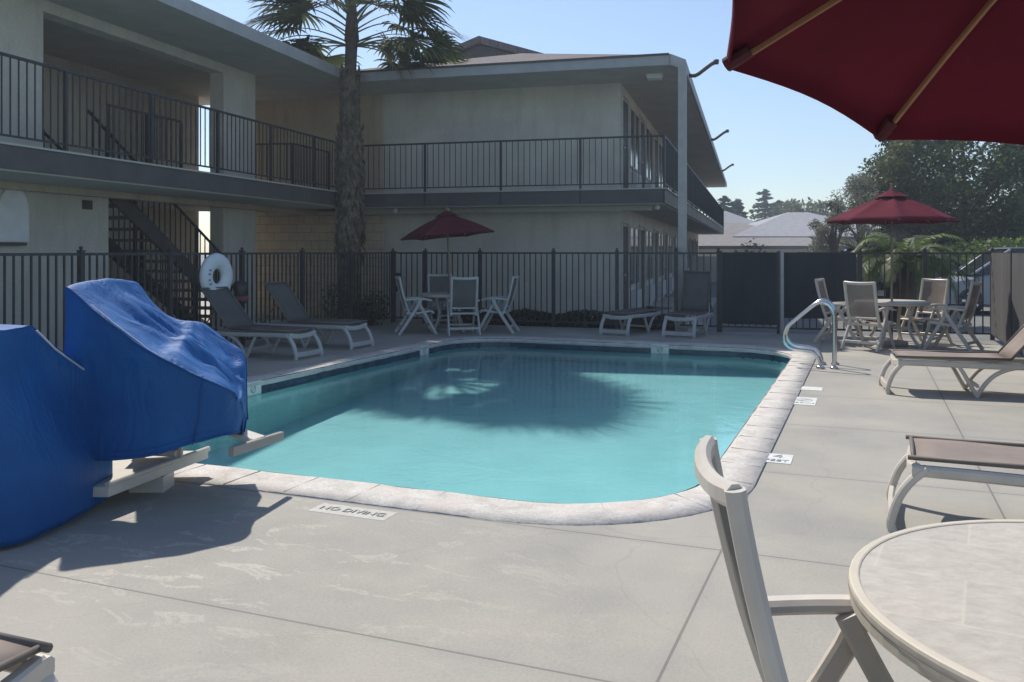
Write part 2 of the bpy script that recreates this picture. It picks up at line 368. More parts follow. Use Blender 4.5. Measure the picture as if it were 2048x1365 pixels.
# ================================================================== GROUND, DECK, POOL
R_P = 1.0
def rrect(v0, v1, u0, u1, r, n=12):
    pts = []
    for cx, cy, a0 in ((v1 - r, u0 + r, -90), (v1 - r, u1 - r, 0), (v0 + r, u1 - r, 90), (v0 + r, u0 + r, 180)):
        for i in range(n + 1):
            a = radians(a0 + 90 * i / n); pts.append((cx + r * cos(a), cy + r * sin(a)))
    return pts
V0, V1, U0, U1 = -6.76, -1.02, 5.06, 14.42
inner = rrect(V0, V1, U0, U1, 1.0); outer = rrect(V0 - .34, V1 + .34, U0 - .44, U1 + .40, 1.34)
def holed(name, loop, hole, z, material, frame):
    bm = bmesh.new()
    def ring(pts):
        vs = [bm.verts.new((x, y, z)) for x, y in pts]
        return [bm.edges.new((vs[i], vs[(i + 1) % len(vs)])) for i in range(len(vs))]
    es = ring(loop) + ring(hole)
    bmesh.ops.triangle_fill(bm, use_beauty=True, use_dissolve=False, edges=es)
    bmesh.ops.recalc_face_normals(bm, faces=bm.faces)
    for f in bm.faces:
        if f.normal.z < 0: f.normal_flip()
    me = bpy.data.meshes.new(name); bm.to_mesh(me); bm.free(); me.materials.append(material)
    o = bpy.data.objects.new(name, me); COL.objects.link(o); o.rotation_euler = (0, 0, frame.a)
    o['kind'] = 'structure'; return o
C1, C2 = Vector((-2.60, 19.1)), Vector((8.4, 15.3))
UD = Vector(PF.w(0, 1)); VD = Vector(PF.w(1, 0))
big = [(-900, -900), (900, -900), (900, 900), (-900, 900)]
holed('ground', big, outer, -0.006, M_asph, PF)
wl = [(-18, -9), (-18, 27), BF.w(-10.4, 30), BF.w(-.9, 30), BF.w(-.9, 17.4), tuple(C2), tuple(C2 - UD * 26)]
dk = [PF.inv(*p) for p in wl]
holed('pool_deck', dk, outer, 0.0, M_deck, PF)

# coping: stones with open joints, each stone is pattern in one band mesh
def coping():
    mb = MB(); n = len(inner)
    # resample both loops by arc position, cut in stones
    def resamp(loop, seg):
        P = [Vector(p) for p in loop] + [Vector(loop[0])]; out = []
        for i in range(len(P) - 1):
            k = max(1, int((P[i + 1] - P[i]).length / seg)); out += [(i + j / k) for j in range(k)]
        return out
    T = resamp(inner, .12)
    def ev(loop, t):
        i = int(t) % n; a = Vector(loop[i]); b = Vector(loop[(i + 1) % n]); return a.lerp(b, t - int(t))
    prof_t = [0, 0, .0, .03, 1, 1]; rows = []
    for k, t in enumerate(T):
        a = ev(inner, t); b = ev(outer, t); d = (b - a)
        jig = .006 * noise.noise((a.x * 3, a.y * 3, 0)); e = .008 * noise.noise((a.x * 5, a.y * 5, 3))
        L = [(a - d.normalized() * (.0 + e), -.07), (a - d.normalized() * (.015 + e), -.045), (a - d.normalized() * (.012 + e), -.015 + jig), (a + d.normalized() * .02, .006 + jig),
             (a.lerp(b, .5), .010 + jig), (b - d.normalized() * .012, .006 + jig), (b - d.normalized() * .004, -.03)]
        rows.append([(p.x, p.y, z) for p, z in L])
    m = len(rows[0]); vs = [p for r in rows for p in r]; K = len(rows)
    fs = [(i * m + j, ((i + 1) % K) * m + j, ((i + 1) % K) * m + j + 1, i * m + j + 1) for i in range(K) for j in range(m - 1)]
    mb.add(vs, fs, True); jt = MB(); acc = 0; last = ev(inner, T[0])
    for t in T:
        a = ev(inner, t); acc += (a - last).length; last = a
        if acc > .45:
            acc = 0; b = ev(outer, t); d = (b - a).normalized(); s = Vector((-d.y, d.x)); c = (a + b) / 2
            jt.obox((c.x, c.y, 0), (d.x, d.y, 0), (s.x, s.y, 0), (b - a).length / 2 - .03, .0016, .0, .0108)
    cp = world_obj('pool_coping', mb, M_coping, PF, (0, 0, 0), None, None, kind='structure')
    obj('coping_joint', jt, M_joint, cp)
coping()
def wall_band(loop, z0, z1, material, name, inset=0.0):
    mb = MB(); n = len(loop); cx = (V0 + V1) / 2; cy = (U0 + U1) / 2
    vs = [(x, y, z) for x, y in loop for z in (z0, z1)]
    fs = [(2 * i, 2 * ((i + 1) % n), 2 * ((i + 1) % n) + 1, 2 * i + 1) for i in range(n)]
    mb.add(vs, fs); return mb
ZW, ZF = -.145, -.74
shell = MB(); n = len(inner)
def zfl(y): return -.36 - .30 * min(1, max(0, (U1 - y) / 6.0)) - .12 * min(1, max(0, (8.4 - y) / 3.4))
ic = Vector(((V0 + V1) / 2, 0)); NS = 40; ys = sorted(set(round(y, 4) for x, y in inner)); 
def span(y):
    r = 1.0; d = 0
    if y < U0 + r: d = r - sqrt(max(0, r * r - (U0 + r - y) ** 2))
    if y > U1 - r: d = r - sqrt(max(0, r * r - (y - U1 + r) ** 2))
    return V0 + d, V1 - d
ys = [U0 + (U1 - U0) * (1 - cos(pi * i / NS)) / 2 for i in range(NS + 1)]; rows = [span(y) for y in ys]
vs = []
for (a, b), y in zip(rows, ys): vs += [(a, y, zfl(y)), (b, y, zfl(y))]
shell.add(vs, [(2 * i, 2 * i + 1, 2 * i + 3, 2 * i + 2) for i in range(NS)])
lp = [(a, y) for (a, b), y in zip(rows, ys)] + [(b, y) for (a, b), y in reversed(list(zip(rows, ys)))]; n = len(lp)
shell.add([(x, y, z) for x, y in lp for z in (zfl(y), -.155)], [(2 * i, 2 * ((i + 1) % n), 2 * ((i + 1) % n) + 1, 2 * i + 1) for i in range(n)])
n = len(inner)
pool = world_obj('pool_basin', shell, M_plaster, PF, (0, 0, 0), None, None, kind='structure')
tb = wall_band(inner, -.17, -.0, None, ''); obj('waterline_tile', tb, grout_tile(), pool)
wt = MB(); wt.add([(x, y, ZW) for x, y in inner], [tuple(range(n))])
world_obj('pool_water', wt, M_water, PF, (0, 0, 0), None, None, kind='structure')

# steps in the near right / far right corner are not seen; markers
def text_mesh(txt, size, M, parent, name, matx, ext=.0015):
    cu = bpy.data.curves.new(name, 'FONT'); cu.body = txt; cu.size = size; cu.align_x = 'CENTER'; cu.align_y = 'CENTER'; cu.extrude = ext
    to = bpy.data.objects.new(name + '_tmp', cu); COL.objects.link(to); bpy.context.view_layer.update()
    me = bpy.data.meshes.new_from_object(to); bpy.data.objects.remove(to)
    o = bpy.data.objects.new(name, me); me.materials.clear(); me.materials.append(matx); COL.objects.link(o)
    o.parent = parent; o.matrix_local = M; return o
def ringmb(r, wd, z, n=20, slash=True):
    mb = MB(); vs = []
    for i in range(n):
        a = 2 * pi * i / n; vs += [(r * cos(a), r * sin(a), z), ((r - wd) * cos(a), (r - wd) * sin(a), z)]
    mb.add(vs, [(2 * i, 2 * ((i + 1) % n), 2 * ((i + 1) % n) + 1, 2 * i + 1) for i in range(n)])
    if slash:
        a = radians(45); d = Vector((cos(a), sin(a))) * (r - wd / 2); s = Vector((-sin(a), cos(a))) * wd / 2
        mb.add([(-d.x - s.x, -d.y - s.y, z + .0005), (d.x - s.x, d.y - s.y, z + .0005), (d.x + s.x, d.y + s.y, z + .0005), (-d.x + s.x, -d.y + s.y, z + .0005)], [(0, 1, 2, 3)])
    return mb
def deck_marker(px, py, hx, hy, label, rows, worn=False, symbol=False, rz=0):
    g = gr(px, py); x, y = PF.inv(g.x, g.y)
    t = thing('deck_marker', label, 'depth marker', (x, y, 0), PF, rz)
    mb = MB(); mb.box(-hx, hx, -hy, hy, -.004, .0015 if worn else .004); obj('plaque', mb, M_plaq if not worn else M_deckpl, t, off=Vector((0, 0, 0)))
    for s, sz, yy in rows: text_mesh(s, sz, Matrix.Translation((0, yy, .0055)), t, 'lettering', M_inkw if worn else M_ink)
    if symbol:
        o = obj('symbol', ringmb(.085, .02, .006), M_inkw, t, off=Vector((0, 0, 0))); o.location = (0, .06, 0)
deck_marker(1555, 918, .105, .15, 'white depth plaque lettered 4 FEET in the deck right of the pool', [('4', .15, .06), ('FEET', .085, -.08)])
deck_marker(1608, 803, .12, .24, 'larger white plaque with crossed circle in the deck beyond the depth plaque', [('NO DIVING', .042, -.13)], symbol=True)
deck_marker(1622, 778, .12, .13, 'small plain white plaque in the deck just beyond the plaque with the crossed circle', [])
deck_marker(705, 1024, .26, .085, 'worn pale plaque with faded lettering in the deck beside the near coping', [('NO DIVING', .085, 0)], worn=True)
def wall_marker(px, py, face, label):
    # face: 'left' wall (v=V0) or 'far' wall (u=U1)
    g = None
    if face == 'left':
        k = (px - 1024) / FPX; a = PF.a
        # solve X/Y=k with v=V0
        ux, uy = UD; vx, vy = VD; u = (k * vy * V0 - vx * V0) / (ux - k * uy); loc = (V0 + .006, u, -.085); ax = 'u'
    else:
        k = (px - 1024) / FPX; ux, uy = UD; vx, vy = VD; v = (k * uy * U1 - ux * U1) / (vx - k * vy); loc = (v, U1 - .006, -.085); ax = 'v'
    t = thing('wall_marker', label, 'depth marker', loc, PF, radians(90) if ax == 'u' else 0)
    mb = MB(); mb.box(-.15, .15, -.004, .004, -.075, .085); obj('tile', mb, M_plaq, t, off=Vector((0, 0, 0)))
    o = obj('symbol', ringmb(.05, .014, 0), M_ink, t, off=Vector((0, 0, 0)))
    o.rotation_euler = (radians(90), 0, 0); o.location = (0, -.0055, 0)
wall_marker(505, 785, 'left', 'white tile with dark symbol on the left pool wall beside the blue cover')
wall_marker(848, 697, 'left', 'white tile with dark symbol at the far left bend of the pool wall')
wall_marker(1320, 697, 'far', 'white tile with dark symbol in the middle of the far pool wall')

# ================================================================== FENCES
def seg_fence(name, P0, P1, post_t, label, h=1.53, sp=.118, zb=.09, group=None, double=False, screen=None, thick=.021, post_r=.033, first=True, last=True, cap=True, rail_mid=True):
    P0, P1 = Vector(P0), Vector(P1); D = P1 - P0; Ln = D.length; ang = atan2(D.y, D.x); fr = Fr(math.degrees(ang))
    x0, y0 = fr.inv(P0.x, P0.y)
    t = thing(name, label, 'gate' if 'gate' in name else 'fence', (x0, y0, 0), fr, 0, group)
    ts = sorted(post_t)
    for tt in ts:
        x = x0 + tt * Ln; mb = MB(); mb.box(x - post_r, x + post_r, y0 - post_r, y0 + post_r, 0, h + .02)
        if cap: mb.box(x - post_r - .006, x + post_r + .006, y0 - post_r - .006, y0 + post_r + .006, h + .02, h + .035); mb.lathe([(.0, .05), (.02, .045), (.028, .03), (.02, .012), (.012, 0)], (x, y0, h + .035), 10)
        obj('post', mb, M_fence, t)
    bounds = ts if ts[0] < .001 else [0] + ts
    if bounds[-1] < .999: bounds = bounds + [1]
    for a, b in zip(bounds[:-1], bounds[1:]):
        xa, xb = x0 + a * Ln + .02, x0 + b * Ln - .02; mb = MB()
        mb.box(xa, xb, y0 - .018, y0 + .018, h - .035, h); mb.box(xa, xb, y0 - .018, y0 + .018, zb, zb + .035)
        k = max(1, int((xb - xa) / sp)); 
        for i in range(1, k):
            x = xa + (xb - xa) * i / k; mb.box(x - thick / 2, x + thick / 2, y0 - thick / 2, y0 + thick / 2, zb + .035, h - .035)
        obj('panel', mb, M_fence, t)
    if screen is not None:
        (sa, sb, side, m, z0) = screen; mb = MB(); xa, xb = x0 + sa * Ln, x0 + sb * Ln; nn = int((xb - xa) / .04) + 2; vs = []
        for i in range(nn):
            x = xa + (xb - xa) * i / (nn - 1); o = side * (.024 + .006 * sin(x * 53) + .006 * noise.noise((x * 4, 0, 0)))
            for j in range(6): vs.append((x, y0 + o + .004 * noise.noise((x * 3, j, 5)), z0 + .015 * noise.noise((x * 2, 9, j)) * (j == 0) + (h - .01 - z0) * j / 5))
        mb.add(vs, [(i * 6 + j, (i + 1) * 6 + j, (i + 1) * 6 + j + 1, i * 6 + j + 1) for i in range(nn - 1) for j in range(5)], True)
        obj('privacy_screen', mb, m, t)
    return t
def tpx(P0, P1, px):
    k = (px - 1024) / FPX; P0, P1 = Vector(P0), Vector(P1); D = P1 - P0
    return (k * P0.y - P0.x) / (D.x - k * D.y)
LF0 = C1 - Vector((3.28, 8.9)).normalized() * 16
posts = [tpx(LF0, C1, p) for p in (162, 340, 484, 605, 702)] + [1.0]
p0 = posts[0] - (posts[1] - posts[0]); posts = [p for p in (p0 - .22, p0, ) if p > 0] + posts
seg_fence('metal_fence', LF0, C1, posts, 'long dark picket fence on the left behind the blue covers and life ring')
# gate between two posts at the back left corner
g0, g1 = tpx(C1, C2, 790), tpx(C1, C2, 851)
def lerp2(t): return C1.lerp(C2, t)
bp = [tpx(C1, C2, p) for p in (851, 960, 1107, 1234, 1352, 1437)]
gt = seg_fence('picket_gate', lerp2(.004), lerp2(g1 - .004), [0, 1], 'narrow dark picket gate in the back left fence corner beside the palm', cap=False, post_r=.02)
mb = MB(); x0, y0 = OFF[gt.name].x, OFF[gt.name].y; mb.box(x0 + .05, x0 + .14, y0 - .07, y0 + .02, .92, 1.08); mb.box(x0 + .05, x0 + .12, y0 - .05, y0 + .02, .68, .80); obj('latch', mb, M_black, gt)
Pa, Pb = lerp2(bp[0]), lerp2(bp[-1])
seg_fence('metal_fence', Pa, Pb, [(b - bp[0]) / (bp[-1] - bp[0]) for b in bp], 'dark picket fence across the back in front of the two-storey motel wall')
sg = [tpx(C1, C2, p) for p in (1440, 1560, 1718)]
seg_fence('screened_gate', lerp2(sg[0] + .001), lerp2(sg[1] - .002), [0, 1], 'fence bay covered with dark screen left of the pale post', screen=(.0, 1, -1, M_screen, .16), cap=False)
seg_fence('screened_gate', lerp2(sg[1] + .003), lerp2(sg[2]), [0, 1], 'fence bay covered with dark screen right of the pale post', screen=(.0, .97, -1, M_screen, .30), cap=False)
mb = MB(); q = lerp2(sg[1]); mb.obox((q.x, q.y - .05, 0), (1, 0, 0), (0, 1, 0), .03, .03, 0, 1.55); 
world_obj('gate_post', MB().box(q.x - .03, q.x + .03, q.y - .14, q.y - .08, 0, 1.56), mat('pale_post', (.42, .42, .41), .5), WF, (q.x, q.y - .11, 0), 'pale square steel post between the two dark screened fence bays', 'post')
rp_ = lerp2(sg[2] + .002)
seg_fence('metal_fence', rp_, C2, [.0, .5, 1], 'dark open picket fence behind the right umbrella table with cars beyond')
seg_fence('screened_fence', C2, C2 - UD * 9.5, [0.0, .245, .49, .74, .98], 'grey screened fence running toward the camera at far right', screen=(0, 1, -1, M_screen2, .12), cap=False, sp=.3)
# planting strip behind the back fence
nb = Vector((-(C2 - C1).normalized().y, (C2 - C1).normalized().x))
a, b = lerp2(g1), lerp2(bp[4])
mb = MB(); mb.add([(a.x, a.y, .006), (b.x, b.y, .006), (b.x + nb.x * .55, b.y + nb.y * .55, .006), (a.x + nb.x * .55 - .1, a.y + nb.y * .55, .006)], [(0, 1, 2, 3)])
world_obj('planting_bed', mb, M_soil, WF, (0, 0, 0), None, None, kind='structure')

# ================================================================== LEAF TOOLS
def leaf(mb, c, sz, d=None, asp=.45):
    if d is None: d = Vector((random.gauss(0, 1), random.gauss(0, 1), random.gauss(0, 1)))
    d = d.normalized(); s = d.cross(Vector((random.gauss(0, 1), random.gauss(0, 1), random.gauss(0, 1)))).normalized()
    mb.add([c - d * sz * .5, c + s * sz * asp * .5, c + d * sz * .5, c - s * sz * asp * .5], [(0, 1, 2, 3)])
def clump_tree(name, label, loc, ht, rad, m, n=9000, lsz=.16, trunk_r=.18, base=.35, group=None, seed=1, asp=.5, clumps=26, cat='tree', flat=.85, mul=None):
    random.seed(seed); t = thing(name, label, cat, loc, WF, 0, group); x, y, z = loc
    tr = MB(); cz = ht * (1 + base) / 2; hz = ht * (1 - base) / 2
    P = [(x + .12 * sin(i), y + .1 * cos(i * 2), ht * .75 * i / 6) for i in range(7)]
    tr.tube(P, trunk_r, 8, scale=[1.25 - .15 * i for i in range(7)])
    cl = []
    for i in range(clumps):
        a = random.uniform(0, 2 * pi); e = random.uniform(-.9, 1.0); rr = sqrt(max(0, 1 - e * e)) * random.uniform(.55, 1.0)
        c = Vector((x + rad * rr * cos(a), y + rad * rr * sin(a), cz + hz * e * .85)); cl.append((c, rad * random.uniform(.22, .42)))
        if i % 2 == 0: tr.tube([(x, y, ht * .35), (x + (c.x - x) * .4, y + (c.y - y) * .4, ht * .35 + (c.z - ht * .35) * .55), tuple(c)], trunk_r * .35, 5, scale=[1, .7, .3])
    obj('trunk', tr, M_bark, t); mb = MB()
    for i in range(n):
        c, r = random.choice(cl); d = Vector((random.gauss(0, 1), random.gauss(0, 1), random.gauss(0, 1))).normalized()
        p = c + Vector((d.x, d.y, d.z * flat)) * r * random.uniform(.35, 1.08); 
        if p.z < .05: p.z = random.uniform(.05, .3)
        leaf(mb, p, lsz * random.uniform(.6, 1.3), d + Vector((random.gauss(0, .8), random.gauss(0, .8), random.gauss(0, .8))), asp)
    obj('crown', mb, m, t, fix=False); return t

# ================================================================== LEFT BUILDING
def railing(name, par, pts, z, hz=1.07, sp=.125, m=M_iron, posts=1.5, drop=.3, post_at=None):
    """pts polyline in frame coordinates; one railing part with post sub-parts"""
    mb = MB(); P_ = []
    for (ax, ay), (bx_, by_) in zip(pts[:-1], pts[1:]):
        a = Vector((ax, ay, 0)); b = Vector((bx_, by_, 0)); d = (b - a); L = d.length; d.normalize()
        mb.bar([(a.x, a.y, z + hz - .02), (b.x, b.y, z + hz - .02)], .04, .035, bev=.1); mb.bar([(a.x, a.y, z + .1), (b.x, b.y, z + .1)], .03, .025, bev=.1)
        k = int(L / sp); np_ = max(1, round(L / posts))
        for i in range(1, k):
            p = a + d * (L * i / k); mb.box(p.x - .007, p.x + .007, p.y - .007, p.y + .007, z + .11, z + hz - .03)
        for i in range(np_ + 1):
            p = a + d * (L * i / np_); P_.append(p.copy())
    r = obj(name, mb, m, par)
    for p in P_: obj('post', MB().box(p.x - .022, p.x + .022, p.y - .022, p.y + .022, z - drop, z + hz - .04), m, r)
    return r
FL, EV = 2.82, 5.22    # floor 2 level, soffit level
PE = -8.45; QE = 17.75
LB = thing('motel_building', 'two-storey beige motel wing at left with balcony and open staircase', 'building', (-9.9, 10, 0), BF)
PW, PB = -9.9, -12.6
wl_ = MB()
wl_.box(-16, PW, -4, 11.9, 0, FL - .32)                     # lower front wall block
wl_.box(-16, PW, -4, 10.55, FL, 5.45)                       # upper
wl_.box(-10.2, PW, 15.1, 16.25, 0, FL - .32); wl_.box(-10.2, PW, 15.1, 16.25, FL, 5.45)   # column
wl_.box(-10.2, PW, 10.55, 15.1, 5.05, 5.45)                 # lintel
wl_.box(-16, PB, 11.9, 18.2, 0, FL - .32); wl_.box(-16, PB, 10.55, 18.2, FL, 5.45)        # back wall of the stairwell
obj('wall', wl_, M_wall, LB)
sb_ = MB(); sb_.box(-16, PE + .02, -4, 11.7, FL - .32, FL); sb_.box(PW + .15, PE + .02, 11.7, QE + 1.4, FL - .32, FL)
sb_.box(-11.25, PW + .15, 15.9, QE + 1.4, FL - .32, FL); sb_.box(-16, -11.25, 15.9, 18.2, FL - .32, FL)
obj('balcony_floor', sb_, M_soff, LB)
fs_ = MB(); fs_.box(PE + .022, PE + .06, -4, QE + .1, FL - .30, FL - .02); obj('balcony_fascia', fs_, M_trim, LB)
ld_ = MB(); ld_.box(PE + .00, PE + .09, -4, QE + .1, FL - .018, FL + .006); obj('balcony_edge', ld_, M_soff, LB)
bm_ = MB(); bm_.box(PW + .02, PW + .22, -4, 18.6, FL - .42, FL - .322); obj('ledger_beam', bm_, M_wall2, LB)
railing('railing', LB, [(PE, 1.0), (PE, QE)], FL, posts=1.62)
railing('railing', LB, [(PW + .12, 11.75), (PW + .12, 13.6), ], FL, posts=.93, drop=.1)
railing('railing', LB, [(-10.3, 16.9), (-9.45, 17.0), (-9.45, 18.7)], FL, posts=1.2, drop=.0)
# roof
EVT = 5.42
rf = MB(); eo = -8.32
rf.add([(eo, -4.5, EVT), (eo, 18.4, EVT), (-13.2, 18.4, EVT + 1.3), (-13.2, -4.5, EVT + 1.3), (-18, 18.4, EVT), (-18, -4.5, EVT),
        (eo, -4.5, EVT - .02), (eo, 18.4, EVT - .02)], [(0, 1, 2, 3), (3, 2, 4, 5)])
ro = obj('roof', rf, M_roof, LB)
fa = MB(); fa.box(eo - .04, eo, -4.5, QE - .35, EVT - .2, EVT + .02); obj('roof_fascia', fa, M_fasc, ro)
sf = MB(); sf.box(-17.9, eo - .04, -4.4, 19.25, EVT - .2, EVT - .16); obj('soffit', sf, M_soff, ro)
# stairs
ST = thing_st = None
q0, q1 = 11.6, 15.9; nst = 15
def zst(q): return FL * (q1 - q) / (q1 - q0)
stp = MB()
for s in (-9.95, -11.15): stp.bar([(s, q0 - .1, zst(q0) + .02), (s, q1, .05)], .06, .26, bev=.1)
stair = obj('staircase', stp, M_trim, LB)
tr_ = MB()
for i in range(nst):
    q = q0 + (q1 - q0) * (i + .5) / nst; z = zst(q) - .02; tr_.box(-11.12, -9.98, q - .14, q + .15, z - .05, z)
obj('tread', tr_, mat('stair_tread', (.16, .16, .155), .8), stair)
for s in (-9.95, -11.15):
    hr = MB(); hr.bar([(s, q0 - .1, FL + .93), (s, q1 + .1, .93)], .045, .045); hr.bar([(s, q0, FL + .16), (s, q1, .16)], .03, .03)
    for i in range(30):
        q = q0 + (q1 - q0) * i / 29; z = zst(q); hr.box(s - .008, s + .008, q - .008, q + .008, z + .1, z + .93)
    for q in (12.6, 14.3, 15.9): hr.box(s - .025, s + .025, q - .025, q + .025, zst(q) * (q > 15) , zst(q) + .93)
    obj('handrail', hr, M_iron, stair)
# blank arched panel and vent on the lower wall, ceiling lamp
ap = MB(); q_a, q_b = 9.74, 10.26; zc = 2.10; r = (q_b - q_a) / 2; pts = [(q_a, 1.68), (q_b, 1.68), (q_b, zc)] + [((q_a + q_b) / 2 + r * cos(a_ * pi / 10), zc + .36 * sin(a_ * pi / 10)) for a_ in range(1, 10)] + [(q_a, zc)]
nn = len(pts); ap.add([(PW, y_, z_) for y_, z_ in pts] + [(PW + .03, y_, z_) for y_, z_ in pts], [tuple(range(nn)), tuple(range(nn, 2 * nn))] + [(i, (i + 1) % nn, nn + (i + 1) % nn, nn + i) for i in range(nn)])
obj('arched_panel', ap, mat('panel_paint', (.80, .80, .80), .6, var=.06), LB)
sh_ = MB(); sh_.box(PW, PW + .09, q_a - .05, q_b - .1, 1.63, 1.67); obj('ledge', sh_, M_trim, LB)
vn = MB(); vn.box(PW, PW + .04, 11.32, 11.50, 2.20, 2.34)
for i in range(5): vn.box(PW + .04, PW + .055, 11.335, 11.485, 2.21 + i * .026, 2.222 + i * .026)
obj('wall_vent', vn, M_trim, LB)
an = MB(); an.tube([(-10.9, 11.6, EVT + .6), (-10.9, 11.6, EVT + 2.6)], .02, 6); an.tube([(-10.9, 11.6, EVT + 1.9), (-10.9, 11.6, EVT + 2.0)], .05, 6); an.bar([(-11.2, 11.6, EVT + 2.5), (-10.6, 11.6, EVT + 2.5)], .02, .02); an.bar([(-11.1, 11.6, EVT + 2.3), (-10.7, 11.6, EVT + 2.3)], .02, .02)
obj('antenna', an, M_iron, LB)

# ================================================================== RIGHT BUILDING
RB = thing('motel_building', 'two-storey beige motel wing across the back with corner balcony and long row of rooms', 'building', (-2.65, 19, 0), BF)
QW, PWL, QEND = 19.0, -2.65, 51.0; PEN = -1.26
w_ = MB(); w_.box(-8.2, PWL, QW, QEND, 0, FL - .32); w_.box(-8.2, PWL, QW, QEND, FL, 5.45); obj('wall', w_, M_wall, RB)
w_ = MB(); w_.box(-12.4, -8.2, QW - .02, QW + .3, 0, FL - .32); obj('wall', w_, M_block, RB)['label'] = 'concrete block wall under the balcony, reflected sunlight painted into its warm beige'  # block colour made warm and bright for sunlight reflected onto this stretch
w_ = MB(); w_.box(-12.4, -8.2, QW - .02, QW + .3, FL, 5.45); obj('wall', w_, M_wall2, RB)['label'] = 'stained stucco wall beside the palm, its light painted in as a warmer tint'  # warmer tint paints in the different light on this stretch of wall
s_ = MB(); s_.box(-12.4, -1.62, QE + .03, QW + .3, FL - .32, FL - .001); s_.prism([(PWL - .1, QW + .3), (-1.62, QW + .3), (PEN - .03, QEND), (PWL - .1, QEND)], FL - .32, FL - .001); obj('balcony_floor', s_, M_soff, RB)
f_ = MB(); f_.box(PE + .1, -1.58, QE - .01, QE + .028, FL - .30, FL - .02); f_.prism([(-1.618, QE + .03), (-1.58, QE + .03), (PEN + .015, QEND), (PEN - .025, QEND)], FL - .30, FL - .02); obj('balcony_fascia', f_, M_trim, RB)
e_ = MB(); e_.box(PE + .1, -1.56, QE - .04, QE + .05, FL - .018, FL + .006); e_.prism([(-1.64, QE + .05), (-1.55, QE + .05), (PEN + .04, QEND), (PEN - .05, QEND)], FL - .018, FL + .006); obj('balcony_edge', e_, M_soff, RB)
b_ = MB(); b_.box(PE + .1, -1.9, QE + .55, QE + .65, FL - .42, FL - .322); obj('ledger_beam', b_, M_soff, RB)
railing('railing', RB, [(PE + .05, QE), (-1.6, QE)], FL, posts=1.72)
railing('railing', RB, [(-1.6, QE + .04), (PEN, QEND)], FL, posts=1.9, sp=.11)
# post at the corner
cpn = MB(); px_, py_ = -1.22, 17.55; cpn.box(px_ - .08, px_ + .08, py_ - .08, py_ + .08, 0, 5.24); cpn.box(px_ - .12, px_ + .12, py_ - .12, py_ + .12, 0, .12)
obj('corner_post', cpn, mat('post_paint', (.44, .42, .39), .6), RB)
# hip roof: front eave q=17.55, side eave p=-1.25, ridge p=-5.6
q_e, p_e, p_r, p_l = 17.45, -1.22, -5.6, -10.0; sl_ = .28; t_ = p_e - p_r; zr = EVT + sl_ * t_
r_ = MB(); r_.add([(p_e - .25, q_e, EVT), (p_e, q_e + .6, EVT), (p_e + .1, QEND + .6, EVT), (p_r, q_e + t_, zr), (p_r, QEND - 3, zr), (p_l, q_e, EVT), (p_l, QEND + .6, EVT)],
                  [(5, 0, 3), (0, 1, 3), (1, 2, 4, 3), (2, 6, 4), (5, 3, 4, 6)])
ro = obj('roof', r_, M_roof, RB)
f_ = MB(); zz0, zz1 = EVT - .2, EVT + .02
f_.bar([(p_l + 1.4, q_e, (zz0 + zz1) / 2), (p_e - .25, q_e, (zz0 + zz1) / 2)], .04, zz1 - zz0, bev=.02); f_.bar([(p_e - .24, q_e + .01, (zz0 + zz1) / 2), (p_e + .01, q_e + .6, (zz0 + zz1) / 2)], .04, zz1 - zz0, bev=.02)
f_.bar([(p_e + .01, q_e + .6, (zz0 + zz1) / 2), (p_e + .12, QEND + .6, (zz0 + zz1) / 2)], .04, zz1 - zz0, bev=.02); obj('roof_fascia', f_, M_fasc, ro)
g_ = MB(); g_.box(p_l + 1.3, p_e - .25, q_e - .05, q_e - .021, EVT - .01, EVT + .03); obj('drip_edge', g_, M_trim, ro)
s_ = MB(); s_.prism([(eo - .035, q_e + .02), (p_e - .25, q_e + .03), (p_e - .02, q_e + .62), (p_e + .08, QEND + .6), (eo - .035, QEND + .6)], EVT - .2, EVT - .155); obj('soffit', s_, M_soff, ro)
# small higher gable behind
gp = thing('gable_roof', 'grey shingled gable roof rising behind the back motel wing, left of the ridge', 'roof', (-7.6, 27, 0), BF)
g_ = MB(); g_.box(-11.5, -4.6, 27, 33, 0, 6.3); obj('wall', g_, M_wall, gp)
g_ = MB(); a0 = (-8.3, 8.55); 
for (x0, z0, x1, z1) in ((-12.6, 6.75, -8.1, 8.3), (-8.1, 8.3, -3.3, 6.75)):
    g_.add([(x0, 26.2, z0), (x1, 26.2, z1), (x1, 34, z1), (x0, 34, z0), (x0, 26.2, z0 - .22), (x1, 26.2, z1 - .22), (x1, 34, z1 - .22), (x0, 34, z0 - .22)],
           [(0, 1, 2, 3), (4, 7, 6, 5), (0, 4, 5, 1), (3, 2, 6, 7), (0, 3, 7, 4), (1, 5, 6, 2)])
obj('roof', g_, M_roof, gp)
g_ = MB(); g_.add([(-11.9, 26.35, 6.7), (-3.9, 26.35, 6.7), (-8.1, 26.35, 8.05)], [(0, 1, 2)]); obj('gable_end', g_, M_trim, gp)
